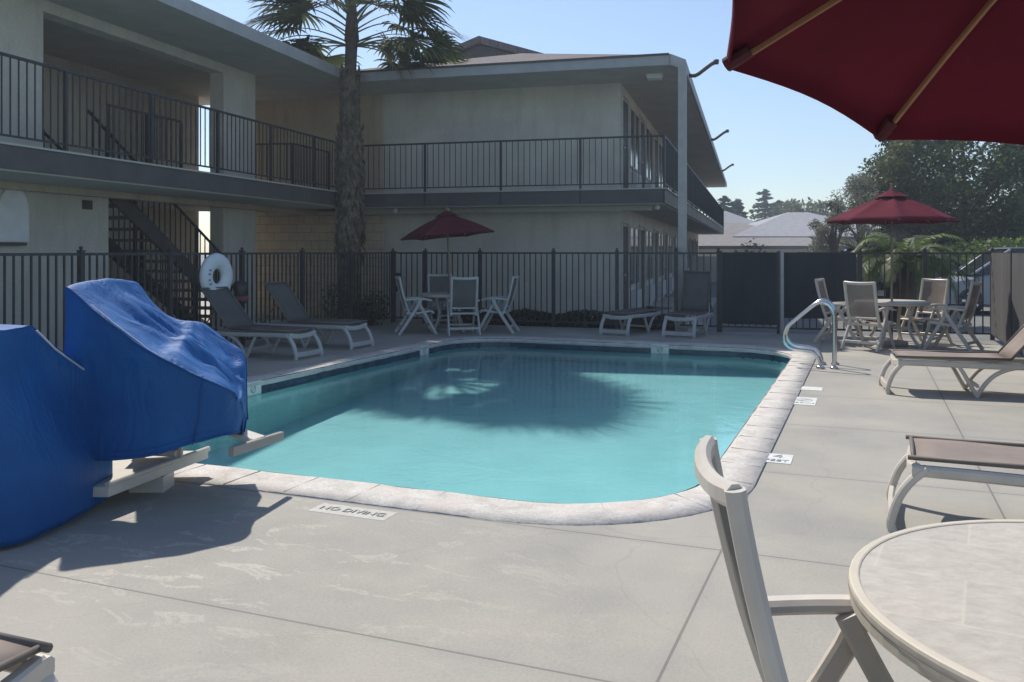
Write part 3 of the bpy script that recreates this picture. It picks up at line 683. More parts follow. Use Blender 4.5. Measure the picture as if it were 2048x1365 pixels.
# doors and windows along the wing, both storeys
for lv, z in ((0, 0.02), (1, FL)):
    q = QW + .09; k = 0
    while q < QEND - 4:
        d_ = MB(); d_.box(PWL, PWL + .03, q, q + .95, z, z + 2.08); dr = obj('door', d_, M_door, RB)
        fr_ = MB(); fr_.box(PWL, PWL + .05, q - .07, q, z, z + 2.15); fr_.box(PWL, PWL + .05, q + .95, q + 1.02, z, z + 2.15); fr_.box(PWL, PWL + .05, q - .07, q + 1.02, z + 2.151, z + 2.2)
        obj('frame', fr_, M_frame, dr)
        hn = MB(); hn.tube([(PWL + .03, q + .12, z + 1.0), (PWL + .09, q + .12, z + 1.0)], .025, 8); obj('handle', hn, M_steel, dr)
        a = q + 1.35; wb_ = MB(); wb_.box(PWL, PWL + .02, a, a + 1.75, z + .75, z + 2.08); wn = obj('window', wb_, M_glass, RB)
        fr_ = MB(); 
        for y in (a - .05, a + .85, a + 1.75): fr_.box(PWL, PWL + .045, y, y + .05, z + .7, z + 2.13)
        fr_.box(PWL, PWL + .04, a, a + 1.75, z + .7, z + .75); fr_.box(PWL, PWL + .04, a, a + 1.75, z + 2.08, z + 2.13); obj('frame', fr_, M_frame, wn)
        ac = MB(); ac.box(PWL, PWL + .14, a + .3, a + 1.35, z + .15, z + .6)
        for i in range(8): ac.box(PWL + .14, PWL + .15, a + .35, a + 1.3, z + .19 + i * .048, z + .205 + i * .048)
        obj('air_conditioner', ac, M_ac, RB)
        q += 3.55 if k % 2 else 3.3; k += 1
# soffit lamps
for (x_, y_, z_) in ((-1.85, 18.35, EVT - .2),):
    l_ = MB(); l_.box(x_ - .14, x_ + .14, y_ - .14, y_ + .14, z_ - .09, z_); l_.box(x_ - .17, x_ + .17, y_ - .17, y_ + .17, z_ - .02, z_ - .001); obj('ceiling_lamp', l_, M_white, RB)
for pxl, sc in ((782, 1), (887, 1), (1312, 1)):
    k = (pxl - 1024) / FPX; Yw = (QE + .1) / (k * .2588 + .9659); x_, y_ = BF.inv(k * Yw, Yw)
    l_ = MB(); l_.lathe([(0, -.1), (.05, -.09), (.06, -.05), (.04, -.0)], (x_, y_ + .25, FL - .32), 12); obj('balcony_lamp', l_, M_lamp, RB)
# bent arms at the side eave
for q in (19.1, 30.2, 42.0):
    a_ = MB(); a_.tube([(p_e + .0, q, EVT - .10), (p_e + .16, q, EVT - .11), (p_e + .24, q, EVT - .07), (p_e + .40, q, EVT + .05), (p_e + .50, q, EVT + .12), (p_e + .58, q, EVT + .15)], .045, 7); a_.lathe([(0, -.05), (.05, -.05), (.06, .04), (0, .06)], (p_e + .60, q, EVT + .16), 10); obj('eave_arm', a_, M_trim, RB)

# ================================================================== FURNITURE
def chair(loc, yaw, label, group, m=M_resin, sm=M_sling):
    t = thing('patio_chair', label, 'chair', loc, WF, yaw, group); Z = Vector((0, 0, 0)); W = .265
    for s in (-1, 1):
        y = s * W
        a = MB(); a.bar([(-.258, y, .638), (-.20, y, .648), (-.02, y, .66), (.14, y, .655), (.25, y, .625)], .055, .038, bev=.3, smooth=False); obj('arm', a, m, t, off=Z)
        l = MB(); l.bar([(.035, y + s * .006, .645), (-.06, y + s * .010, .46), (-.37, y + s * .02, .0)], .034, .058, up=(1, 0, 0), bev=.25); obj('leg', l, m, t, off=Z)
        l = MB(); l.bar([(-.015, y - s * .03, .645), (.06, y - s * .028, .50), (.34, y - s * .02, .0)], .034, .055, up=(1, 0, 0), bev=.25); obj('leg', l, m, t, off=Z)
    bf = MB()
    for s in (-1, 1):
        y = s * .235
        bf.bar([(-.15, y, .36), (-.20, y, .48), (-.26, y, .66), (-.315, y, .88), (-.345, y, 1.03), (-.352, y, 1.075)], .048, .042, up=(1, 0, 0), bev=.3)
    bf.bar([(-.350, -.235, 1.06), (-.375, -.14, 1.052), (-.385, 0, 1.048), (-.375, .14, 1.052), (-.350, .235, 1.06)], .038, .05, bev=.3); bf.bar([(-.20, -.235, .50), (-.20, .235, .50)], .03, .035)
    b = obj('back_frame', bf, m, t, off=Z)
    def sheet(rows, w, sag=.015):
        mb = MB(); n = 7; vs = []
        for (x, z, nx, nz) in rows:
            for j in range(n):
                u = -1 + 2 * j / (n - 1); d = sag * (1 - u * u); vs.append((x - nx * d, u * w, z - nz * d))
        mb.add(vs, [(i * n + j, i * n + j + 1, (i + 1) * n + j + 1, (i + 1) * n + j) for i in range(len(rows) - 1) for j in range(n - 1)], True)
        return mb
    obj('backrest', sheet([(-.21, .52, 1, .3), (-.262, .68, 1, .25), (-.315, .88, 1, .2), (-.348, 1.03, 1, .2)], .215), sm, t, off=Z)
    obj('seat', sheet([(-.19, .415, 0, 1), (-.02, .41, 0, 1), (.15, .43, 0, 1), (.24, .435, 0, 1), (.285, .40, 0, 1)], .215, .02), sm, t, off=Z)
    sf_ = MB()
    for s in (-1, 1): sf_.bar([(-.22, s * .235, .40), (-.02, s * .235, .40), (.16, s * .235, .425), (.25, s * .235, .43), (.29, s * .235, .39)], .034, .042)
    sf_.bar([(.27, -.235, .40), (.27, .235, .40)], .03, .03); sf_.bar([(-.2, -.235, .40), (-.2, .235, .40)], .03, .035); obj('seat_frame', sf_, m, t, off=Z)
    st = MB(); st.bar([(-.29, -.275, .13), (-.29, .275, .13)], .025, .045); obj('stretcher', st, m, t, off=Z)
    st = MB(); st.bar([(.25, -.25, .16), (.25, .25, .16)], .025, .035); obj('stretcher', st, m, t, off=Z)
    return t
def face(loc, tgt): return atan2(tgt[1] - loc[1], tgt[0] - loc[0])
def table(loc, r, label, group, m=M_resin, h=.73):
    t = thing('round_table', label, 'table', loc, WF, 0, group); Z = Vector((0, 0, 0))
    tp = MB(); tp.lathe([(0, h + .0), (r - .024, h + .0), (r - .024, h - .03), (0, h - .03)], n=72, smooth=False); obj('tabletop', tp, M_ttop, t, off=Z)
    rm = MB(); rm.lathe([(r - .026, h - .03), (r - .026, h + .002), (r - .022, h + .004), (r - .006, h + .004), (r - .002, h + .001), (r, h - .006), (r - .002, h - .048), (r - .010, h - .054), (r - .04, h - .054), (r - .026, h - .03)], n=72, smooth=False); obj('rim', rm, M_rim, t, off=Z)
    gv = MB(); gv.lathe([(r + .0005, h - .016), (r + .0015, h - .018), (r + .0005, h - .020)], n=72); obj('rim_line', gv, M_taupe, t, off=Z)
    for k in range(4):
        a = pi / 4 + k * pi / 2; l = MB(); P = [(r * .62, h - .04), (r * .50, h * .6), (r * .48, h * .4), (r * .60, h * .18), (r * .78, 0)]
        l.bar([(p * cos(a), p * sin(a), z) for p, z in P], .04, .05, up=(-sin(a), cos(a), 0)); obj('leg', l, m, t, off=Z)
    s_ = MB(); 
    s_.lathe([(.0, .08), (.22, .08), (.25, .06), (.25, 0), (0, 0)], n=24); obj('umbrella_base', s_, M_taupe, t, off=Z)
    c_ = MB(); c_.bar([(-r * .36, -r * .36, .3), (r * .36, r * .36, .3)], .035, .035); c_.bar([(-r * .36, r * .36, .3), (r * .36, -r * .36, .3)], .03, .034); obj('stretcher', c_, m, t, off=Z)
    return t
def umbrella(loc, tips, apex, label, group, polez=0, vent=True, pole_m=M_alu, tilt=None):
    """tips: list of (x,y,z) relative to loc; apex (x,y,z)"""
    t = thing('patio_umbrella', label, 'umbrella', loc, WF, 0, group); Z = Vector((0, 0, 0)); n = len(tips); A = Vector(apex); T = [Vector(p) for p in tips]
    mb = MB(); NR, NT = 10, 10; vs = [tuple(A)]; 
    for j in range(1, NR + 1):
        s = j / NR
        for i in range(n):
            for k in range(NT):
                u = k / NT; p = T[i].lerp(T[(i + 1) % n], u); arch = sin(pi * u)
                q = A + (p - A) * s * (1 - .03 * arch * s); q.z += -.035 * arch * sin(pi * min(1, s * .9)) + .03 * sin(pi * s) + .012 * arch * s * s
                vs.append(tuple(q))
    R = n * NT; fs = [(0, 1 + i, 1 + (i + 1) % R) for i in range(R)]
    fs += [(1 + (j - 1) * R + i, 1 + j * R + i, 1 + j * R + (i + 1) % R, 1 + (j - 1) * R + (i + 1) % R) for j in range(1, NR) for i in range(R)]
    # hem: turned down strip
    base = 1 + (NR - 1) * R; o0 = len(vs)
    for i in range(R): p = Vector(vs[base + i]); d = (p - A); d.z = 0; d.normalize(); vs.append(tuple(p - d * .006 - Vector((0, 0, .035))))
    fs += [(base + i, o0 + i, o0 + (i + 1) % R, base + (i + 1) % R) for i in range(R)]
    mb.add(vs, fs, True); c = obj('canopy', mb, M_red, t, off=Z); sm_ = c.modifiers.new('s', 'SOLIDIFY'); sm_.thickness = .003; sm_.offset = 1
    if vent:
        v_ = MB(); vs = [tuple(A + Vector((0, 0, .075)))]
        for i in range(n):
            for k in range(4):
                u = k / 4; p = T[i].lerp(T[(i + 1) % n], u); q = A + (p - A) * .27 * (1 - .03 * sin(pi * u)); q.z += .06; vs.append(tuple(q))
        v_.add(vs, [(0, 1 + i, 1 + (i + 1) % (4 * n)) for i in range(4 * n)], False); obj('vent_cap', v_, M_red, t, off=Z)
    up = Vector((A.x, A.y, 0)); 
    po = MB(); po.tube([(0, 0, 0), (0, 0, 1.25), (A.x * .2, A.y * .2, 1.55), tuple(A - Vector((0, 0, .03)))], .019, 12); obj('pole', po, pole_m, t, off=Z)
    fi = MB(); fi.lathe([(0, .13), (.014, .125), (.02, .10), (.012, .08), (.022, .07), (.016, .0)], tuple(A + Vector((0, 0, .04))), 10); obj('finial', fi, M_wood, t, off=Z)
    hb = MB(); hz = A.z - .34; hub = Vector((A.x * .8, A.y * .8, hz)); hb.lathe([(.02, -.03), (.04, -.03), (.045, 0), (.04, .03), (.02, .03)], tuple(hub), 12); obj('runner', hb, M_black, t, off=Z)
    for p in T:
        d = p - A; r_ = MB(); r_.bar([tuple(A + Vector((0, 0, -.045))), tuple(A + d * .5 + Vector((0, 0, -.012))), tuple(A + d * .955 + Vector((0, 0, -.03)))], .012, .017, bev=.2); rb = obj('rib', r_, M_wood, t, off=Z)
        m_ = A + d * .30 + Vector((0, 0, -.04)); s_ = MB(); s_.bar([tuple(hub), tuple(m_)], .012, .016, bev=.2); obj('strut', s_, M_wood, rb)
        k_ = MB(); k_.bar([tuple(A + d * .93 + Vector((0, 0, -.018))), tuple(A + d * 1.004 + Vector((0, 0, -.022)))], .045, .04, bev=.3); obj('tip_pocket', k_, M_redd, t, off=Z)
    return t
# near set
NC = Vector((1.5, 1.98))
chair((.82, 1.94, 0), radians(-6.3), 'beige resin patio chair with dark sling, nearest the camera at the big round table', None, m=M_resin, sm=M_sling2)
table((NC.x, NC.y, 0), .69, 'large round stone-look table cut off at the bottom right', None)
tips = []
for k in range(8):
    a_ = radians(97.5 + 45 * k - (2 if k == 1 else 0)); x_, y_ = 1.36 + .93 * cos(a_), 2.02 + .93 * sin(a_)
    tips.append((x_ - NC.x, y_ - NC.y, 1.965 - .18 * (x_ - 1.234) - .19 * (y_ - 2.914)))
umbrella((NC.x, NC.y, 0), tips, (-.03, .06, 2.56), 'dark red umbrella seen from underneath in the top right corner', None)
def hexa(r, z, n=6, a0=0, tilt=0, ta=0):
    out = []
    for i in range(n):
        a = radians(a0 + 360 / n * i); x, y = r * cos(a), r * sin(a); zz = z + tilt * (x * cos(ta) + y * sin(ta)); out.append((x, y, zz))
    return out
# right back set
RC = Vector((6.25, 14.4))
table((RC.x, RC.y, 0), .58, 'round stone-look table under the open red umbrella by the right fence', None)
umbrella((RC.x, RC.y, 0), hexa(1.0, 2.05, 8, 28), (0, 0, 2.50), 'bright red umbrella standing open over the right back table', None)
GR = 'chairs around the right back table'
for (x, y, l) in ((5.66, 13.85, 'beige sling chair with its back to the camera at the right table'), (6.93, 13.78, 'beige sling chair turned half away, rightmost at the right back table'),
                  (5.58, 14.85, 'beige sling chair half hidden behind the leftmost back-turned chair of the right table'), (6.93, 14.78, 'beige sling chair facing the camera behind the right table top')):
    chair((x, y, 0), face((x, y), RC), l, GR, m=M_resin)
# left back set
LC = Vector((-1.22, 17.0))
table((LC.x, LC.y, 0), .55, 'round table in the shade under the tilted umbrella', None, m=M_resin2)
up = hexa(.90, 1.87, 6, 8); up = [(x - .03, y, z + .095 * x - .02 * y) for x, y, z in up]
umbrella((LC.x, LC.y, 0), up, (-.06, .02, 2.28), 'dark red tilted umbrella in the shade in front of the motel wall', None)
GL = 'chairs around the shaded left table'
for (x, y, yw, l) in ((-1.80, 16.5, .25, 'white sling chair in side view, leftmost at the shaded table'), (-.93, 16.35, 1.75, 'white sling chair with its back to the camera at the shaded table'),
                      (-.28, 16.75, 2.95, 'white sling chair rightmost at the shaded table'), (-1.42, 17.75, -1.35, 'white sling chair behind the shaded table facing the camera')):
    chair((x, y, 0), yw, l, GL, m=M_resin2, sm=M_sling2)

def lounger(loc, yaw, label, group, L=1.95, back=50, m=M_resin, sm=M_sling, pivot=1.12, W=.30, zs=.40, rad2=True):
    """foot end at local x=0, head toward +x"""
    t = thing('sun_lounger', label, 'sun lounger', loc, WF, yaw, group); Z = Vector((0, 0, 0))
    rl = MB()
    for s in (-1, 1): rl.bar([(.02, s * W, zs - .055), (.3, s * W, zs - .055), (L * .5, s * W, zs - .065), (L - .35, s * W, zs - .06), (L - .05, s * W, zs - .06)], .05, .062, bev=.25)
    rl.bar([(L - .06, -W, zs - .06), (L - .06, W, zs - .06)], .05, .05); obj('side_rail', rl, m, t, off=Z)
    for s in (-1, 1):
        l = MB(); l.bar([(.10, s * W, zs - .04), (.03, s * W, zs - .10), (-.04, s * (W + .005), .2), (-.085, s * (W + .01), .06), (-.075, s * (W + .01), 0)], .045, .062, up=(0, 1, 0), bev=.25); obj('leg', l, m, t, off=Z)
        l = MB(); l.bar([(.60, s * W, zs - .05), (.66, s * W, .26), (.76, s * W, .07), (.80, s * W, .0)], .05, .04, up=(1, 0, 0), bev=.25, scale=[.8, .95, 1.05, 1.1])
        l.bar([(.80, s * W, .02), (.86, s * W, .13), (.96, s * W, .24), (1.10, s * W, .31), (1.24, s * W, .335)], .04, .045, up=(0, 1, 0), bev=.25); obj('leg', l, m, t, off=Z)
        if L > 1.6:
            l = MB(); l.bar([(1.24, s * W, .335), (1.38, s * W, .31), (1.50, s * W, .2), (1.56, s * W, .0)], .04, .045, up=(0, 1, 0), bev=.25); obj('leg', l, m, t, off=Z)
    yk = MB(); vs = []
    yk.bar([(.045, -W, zs - .05), (.03, -W * .5, zs - .075), (.025, 0, zs - .08), (.03, W * .5, zs - .075), (.045, W, zs - .05)], .05, .07, bev=.2)
    obj('end_frame', yk, m, t, off=Z)
    yk = MB(); yk.bar([(-.075, -W, .075), (-.085, 0, .07), (-.075, W, .075)], .03, .07, bev=.2); obj('foot_bar', yk, m, t, off=Z)
    yk = MB(); yk.bar([(.8, -W, .12), (.8, W, .12)], .03, .04); obj('cross_bar', yk, m, t, off=Z)
    def slab(rows, w):
        mb = MB(); n = 7; vs = []
        for (x, z) in rows:
            for j in range(n):
                u = -1 + 2 * j / (n - 1); vs.append((x, u * w, z - .010 * (1 - u * u)))
        k = len(rows); mb.add(vs, [(i * n + j, i * n + j + 1, (i + 1) * n + j + 1, (i + 1) * n + j) for i in range(k - 1) for j in range(n - 1)], True); return mb
    o = obj('seat', slab([(.03 + (pivot - .03) * i / 8, zs + .012 + .004 * sin(i)) for i in range(9)], W - .01), sm, t, off=Z); s_ = o.modifiers.new('s', 'SOLIDIFY'); s_.thickness = .006
    ca, sa = cos(radians(back)), sin(radians(back)); Lb = .78
    o = obj('backrest', slab([(pivot + .01 + ca * Lb * i / 6, zs + .012 + sa * Lb * i / 6) for i in range(7)], W - .01), sm, t, off=Z); s_ = o.modifiers.new('s', 'SOLIDIFY'); s_.thickness = .006
    rd = MB()
    for s in (-1, 1): rd.tube([(-.0, s * (W - .012), zs + .012), (pivot, s * (W - .012), zs + .012)], .014, 8)
    rd.tube([(.03, -W + .012, zs + .010), (.03, W - .012, zs + .010)], .012, 8); sf = obj('seat_frame', rd, M_rod, t, off=Z)
    rd = MB()
    for s in (-1, 1): rd.tube([(pivot, s * (W - .012), zs + .012), (pivot + ca * Lb, s * (W - .012), zs + .012 + sa * Lb)], .014, 8)
    rd.tube([(pivot + ca * Lb, -W + .012, zs + .012 + sa * Lb), (pivot + ca * Lb, W - .012, zs + .012 + sa * Lb)], .014, 8)
    if back > 10:
        for s in (-1, 1): rd.tube([(pivot + ca * .4, s * (W - .05), zs + sa * .4), (pivot + .55, s * (W - .05), zs - .05)], .011, 6)
    obj('back_frame', rd, M_rod, t, off=Z)
    return t
va = atan2(VD.y, VD.x)
G = 'sun loungers around the pool'
lounger((4.25, 9.78, 0), va + .10, 'beige sun lounger with taupe sling and raised back, upper one on the right deck', G)
lounger((2.30, 5.10, 0), va - .02, 'beige sun lounger with flat taupe sling, between the table and the pool on the right', G, back=0)
lounger((-1.43, 2.24, 0), va + pi + .02, 'sun lounger corner with taupe sling cut off at the bottom left', G, back=0)
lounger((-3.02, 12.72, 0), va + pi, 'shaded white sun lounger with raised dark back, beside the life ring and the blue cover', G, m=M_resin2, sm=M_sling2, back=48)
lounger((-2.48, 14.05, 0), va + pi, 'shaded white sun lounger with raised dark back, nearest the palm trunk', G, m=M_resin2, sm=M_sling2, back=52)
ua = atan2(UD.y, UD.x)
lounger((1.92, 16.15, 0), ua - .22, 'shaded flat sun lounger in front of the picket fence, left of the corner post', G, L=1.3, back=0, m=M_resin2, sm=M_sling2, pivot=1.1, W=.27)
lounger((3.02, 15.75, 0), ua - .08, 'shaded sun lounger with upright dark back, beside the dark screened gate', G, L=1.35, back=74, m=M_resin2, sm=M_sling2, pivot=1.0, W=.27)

# ------------------------------------------------------------------ pool lift under blue covers
PL = thing('pool_lift', 'pool lift under blue fabric covers at the near left pool corner', 'pool lift', (-2.4, 5.4, 0))
def drape(stations, sub=6, wr=.012, seed=0, ridge=0):
    """stations: list of rows of Vectors; Catmull-Rom in both directions"""
    def cr(p0, p1, p2, p3, t): return .5 * ((2 * p1) + (-p0 + p2) * t + (2 * p0 - 5 * p1 + 4 * p2 - p3) * t * t + (-p0 + 3 * p1 - 3 * p2 + p3) * t ** 3)
    def dens(row, k):
        out = []
        for i in range(len(row) - 1):
            p0 = row[max(i - 1, 0)]; p1 = row[i]; p2 = row[i + 1]; p3 = row[min(i + 2, len(row) - 1)]
            for j in range(k): out.append(cr(p0, p1, p2, p3, j / k))
        out.append(row[-1]); return out
    rows = [dens(r, sub) for r in stations]; cols = list(zip(*rows)); cols = [dens(list(c), sub) for c in cols]; rows = list(zip(*cols))
    mb = MB(); vs = []
    for ri, r in enumerate(rows):
        for ci, p in enumerate(r):
            q = Vector(p); s = Vector((q.x * 3.2, q.y * 3.2, q.z * 1.4 + seed)); d = noise.noise_vector(s) * wr + noise.noise_vector(s * 2.7) * wr * .4; 
            if ridge:
                a1 = abs(noise.noise(Vector((q.x * 1.2 + q.y * .4, q.y * 4.6 - q.x * 3.0 + q.z * 2, seed)))); a2 = abs(noise.noise(Vector((q.x * 2.5 + q.y * 1.5, q.y * 11 - q.x * 6, seed + 4))))
                d = d + Vector((0, 0, (-ridge * (.5 - a1) - ridge * .5 * (.5 - a2)) * min(1, max(0, (q.z - .5) * 3)) * min(1, max(0, (ri / len(rows) - .13) * 7)) * min(1, max(.1, (ci / len(r) - .34) * 9)) * min(1, max(.1, (.66 - ci / len(r)) * 9))))
            vs.append(tuple(q + d))
    n = len(rows[0]); mb.add(vs, [(i * n + j, i * n + j + 1, (i + 1) * n + j + 1, (i + 1) * n + j) for i in range(len(rows) - 1) for j in range(n - 1)], True)
    return mb
A = at
def rowc(nb, nt, m1, m2, ft, zb):
    NB, NT, M1, M2, FT = A(*nb), A(*nt), A(*m1), A(*m2), A(*ft)
    mid = NB.lerp(NT, .5) + Vector((.01, .02, 0)); FB = Vector((FT.x + .01, FT.y + .03, zb))
    tp = NB.lerp(NT, .93)
    return [NB, mid, tp, NT, M1, M2, FT, FT.lerp(FB, .08) + Vector((0, .012, 0)), FT.lerp(FB, .5), FB]
R0 = rowc((134, 915, 5.22), (136, 571, 5.20), (180, 568, 5.45), (230, 566, 5.7), (272, 565, 5.9), .30)
Rb = [p + Vector((-.05, 0, -.03)) for p in R0]
Rb[2] += Vector((.02, .03, -.08)); Rb[3] += Vector((.02, .05, -.1)); Rb[4] += Vector((.0, 0, -.35)); Rb[5] += Vector((0, 0, -.35)); Rb[6] += Vector((.02, -.05, -.1)); Rb[7] += Vector((.02, -.05, -.08))
st2 = [Rb, R0,
       rowc((165, 919, 5.22), (182, 606, 5.18), (225, 592, 5.45), (262, 585, 5.7), (300, 598, 5.92), .30),
       rowc((205, 922, 5.20), (235, 648, 5.14), (275, 628, 5.42), (302, 617, 5.7), (328, 622, 5.94), .30),
       rowc((262, 920, 5.18), (300, 697, 5.12), (330, 668, 5.42), (350, 648, 5.7), (358, 637, 5.96), .31),
       rowc((320, 910, 5.18), (345, 721, 5.12), (368, 672, 5.42), (378, 655, 5.7), (382, 640, 5.98), .33),
       rowc((385, 890, 5.2), (405, 752, 5.17), (402, 705, 5.45), (394, 668, 5.72), (390, 641, 5.99), .36),
       rowc((430, 878, 5.25), (450, 772, 5.22), (432, 724, 5.48), (414, 685, 5.72), (400, 644, 6.0), .38),
       rowc((455, 872, 5.3), (470, 783, 5.30), (450, 742, 5.52), (428, 700, 5.75), (412, 650, 6.02), .38),
       rowc((472, 869, 5.35), (476, 797, 5.35), (474, 775, 5.6), (468, 735, 5.82), (452, 680, 6.03), .38),
       rowc((486, 864, 5.5), (483, 806, 5.45), (487, 786, 5.68), (490, 750, 5.88), (488, 706, 6.04), .38)]
Re = [p.copy() for p in st2[-1]]
for i in (3, 4, 5, 6, 2, 7): Re[i].z -= .14; 
for p in Re: p.x += .012
Re[4].z -= .16; Re[5].z -= .16; Re[3].z -= .05; Re[6].z -= .1
st2.append(Re)
cv = obj('seat_cover', drape(st2, 12, .012, 3, .13), M_blue, PL, off=None); OFF
sd = cv.modifiers.new('s', 'SOLIDIFY'); sd.thickness = .004
pp = MB(); pp.tube([tuple(r[3] + Vector((0, -.004, -.012))) for r in st2[1:-2]], .004, 6); obj('piping', pp, M_cord, cv)
hm = MB(); hm.tube([tuple(r[0] + Vector((0, -.006, .012))) for r in st2[1:-1]], .006, 6); hm.tube([tuple(r[0] + Vector((0, -.004, .05))) for r in st2[1:-1]], .0025, 6); obj('hem', hm, M_blue, cv)
sm2 = MB(); sm2.tube([tuple(p + Vector((0, -.005, 0))) for p in st2[6][0:4]], .0035, 6); obj('seam', sm2, M_blue, cv)
# mast cover
def row1(y, xr0, xrt, zt, xl=-3.75, ztl=None):
    z2 = ztl if ztl is not None else zt
    return [Vector((xr0, y, .03)), Vector((xr0 - .0, y, zt * .35)), Vector((xrt + (xr0 - xrt) * .2, y, zt * .75)), Vector((xrt + .015, y, zt * .97)), Vector((xrt - .02, y, zt)), Vector((xrt - .35, y, z2)), Vector((xl + .1, y, z2 - .02)), Vector((xl, y, z2 * .9)), Vector((xl - .05, y, .03))]
st1 = [row1(4.52, -2.75, -2.85, .55), row1(4.50, -2.66, -2.74, 1.09, ztl=1.11), row1(4.60, -2.56, -2.69, 1.135), row1(4.78, -2.50, -2.69, 1.135), row1(4.92, -2.48, -2.70, 1.125), row1(5.05, -2.475, -2.66, 1.0), row1(5.2, -2.48, -2.59, .875), row1(5.36, -2.48, -2.53, .76),
       row1(5.48, -2.50, -2.535, .69), row1(5.56, -2.58, -2.62, .55)]
for r in st1: r[0].z = .03 
c1 = obj('mast_cover', drape(st1, 6, .016, 9), M_blue, PL); sd = c1.modifiers.new('s', 'SOLIDIFY'); sd.thickness = .004
pp = MB(); pp.tube([tuple(r[3] + Vector((.012, 0, .012))) for r in st1[4:8]], .006, 6); obj('piping', pp, M_cord, c1)
bs = MB(); bs.add([(-2.95, 5.16, .10), (-2.38, 5.16, .10), (-2.10, 6.05, .12), (-2.75, 6.05, .12), (-2.95, 5.16, .16), (-2.38, 5.16, .16), (-2.10, 6.05, .17), (-2.75, 6.05, .17)], [(0, 3, 2, 1), (4, 5, 6, 7), (0, 1, 5, 4), (1, 2, 6, 5), (2, 3, 7, 6), (3, 0, 4, 7)])
bs.bar([(-2.385, 5.15, .175), (-2.10, 6.06, .185)], .03, .03); obj('base_frame', bs, M_powder, PL)
ft = MB(); ft.box(-2.46, -2.24, 5.62, 5.8, 0, .10); obj('foot', ft, M_powder, PL)
sp_ = MB(); sp_.bar([(-2.52, 5.85, .22), (-2.20, 5.78, .22)], .09, .045); sp_.bar([(-2.19, 5.78, .18), (-2.19, 5.78, .30)], .03, .03); sp_.bar([(-2.5, 5.9, .2), (-2.5, 5.7, .35)], .05, .05); obj('arm', sp_, M_powder, PL)
fr_ = MB(); a, b = A(462, 904, 5.15), A(563, 872, 5.75); fr_.bar([tuple(a), tuple(b)], .035, .055, bev=.12); obj('footrest', fr_, M_taupe, PL)
fs2 = MB(); m_ = (a + b) / 2; fs2.bar([tuple(m_ + Vector((-.22, .12, .06))), tuple(m_ + Vector((-.0, .03, .015)))], .13, .03); fs2.bar([tuple(m_ + Vector((-.24, .12, .03))), tuple(m_ + Vector((-.24, .12, .35)))], .05, .05)
obj('footrest_bracket', fs2, M_powder, PL)

# ------------------------------------------------------------------ hand rail
an_ = gr(1668, 738); ax_, ay_ = PF.inv(an_.x, an_.y)
HR = thing('pool_handrail', 'polished steel double handrail at the right pool edge', 'handrail', (ax_, ay_, 0), PF)
prof = [(0, 0), (0, .3), (0, .66), (-.015, .76), (-.06, .84), (-.13, .875), (-.20, .865), (-.27, .82), (-.42, .69), (-.57, .555), (-.615, .50), (-.635, .43), (-.625, .34), (-.58, .275), (-.50, .24), (-.34, .225), (-.26, .205), (-.20, .14), (-.175, .06), (-.17, 0)]
pf = smoothp(prof, 3)
for du in (0, .46):
    r_ = MB(); r_.tube([(ax_ + x, ay_ + du, z) for x, z in pf], .024, 12, up=(0, 1, 0)); obj('rail', r_, M_steel, HR)
    e_ = MB()
    for x in (0, -.17): e_.lathe([(.024, .03), (.05, .02), (.055, .005), (.055, 0)], (ax_ + x, ay_ + du, .004), 16)
    obj('escutcheon', e_, M_steel, HR)

# ------------------------------------------------------------------ life ring on the fence
fd = (C1 - LF0).normalized(); tl = tpx(LF0, C1, 421); pr = LF0.lerp(C1, tl); nrm = Vector((fd.y, -fd.x))
zc = H - (553 - 503) * pr.y / FPX
lr = thing('life_ring', 'white round life ring hanging on the left picket fence', 'life ring', (pr.x, pr.y, 0), WF, atan2(nrm.y, nrm.x))
def torus(R, r, n=48, k=16, arc=(0, 2 * pi), grow=0):
    mb = MB(); full = abs(arc[1] - arc[0] - 2 * pi) < 1e-4; vs = []; N = n
    for i in range(N + (0 if full else 1)):
        a = arc[0] + (arc[1] - arc[0]) * i / N
        for j in range(k):
            b = 2 * pi * j / k; vs.append((r * .62 * sin(b) + .11, (R + (r + grow) * cos(b)) * cos(a), zc + (R + (r + grow) * cos(b)) * sin(a)))
    M_ = N if full else N; cnt = N if full else N + 1
    mb.add(vs, [(i * k + j, ((i + 1) % cnt) * k + j, ((i + 1) % cnt) * k + (j + 1) % k, i * k + (j + 1) % k) for i in range(N) for j in range(k)], True); return mb
obj('ring', torus(.235, .125), M_ring, lr, off=Vector((0, 0, 0)))
mk = MB()
for a in (2.75, 3.0, 3.35, 3.6):
    y, z = (.255) * cos(a), zc + .255 * sin(a); mk.box(.19, .1935, y - .02, y + .02, z - .012, z + .014)
obj('marking', mk, M_ringm, lr, off=Vector((0, 0, 0)))
hk = MB(); hk.bar([(0, 0, zc + .32), (.12, 0, zc + .27), (.14, 0, zc + .25)], .03, .02); hk.box(0.02, .04, -.04, .04, zc - .2, zc + .3); obj('hook', hk, M_black, lr, off=Vector((0, 0, 0)))
tb_ = tpx(LF0, C1, 466); pb = LF0.lerp(C1, tb_)
def zat(py, Y): return H - (py - 503) * Y / FPX
bb = thing('rope_bundle', 'small dark bundle with a reddish band on the fence beside the life ring', 'rope bundle', (pb.x, pb.y, 0), WF, atan2(nrm.y, nrm.x))
zb_ = zat(585, pb.y); b1 = MB(); b1.lathe([(0, -.19), (.08, -.18), (.12, -.1), (.10, 0), (.13, .09), (.09, .17), (0, .19)], (.14, 0, zb_), 14); obj('bundle', b1, M_black, bb, off=Vector((0, 0, 0)))
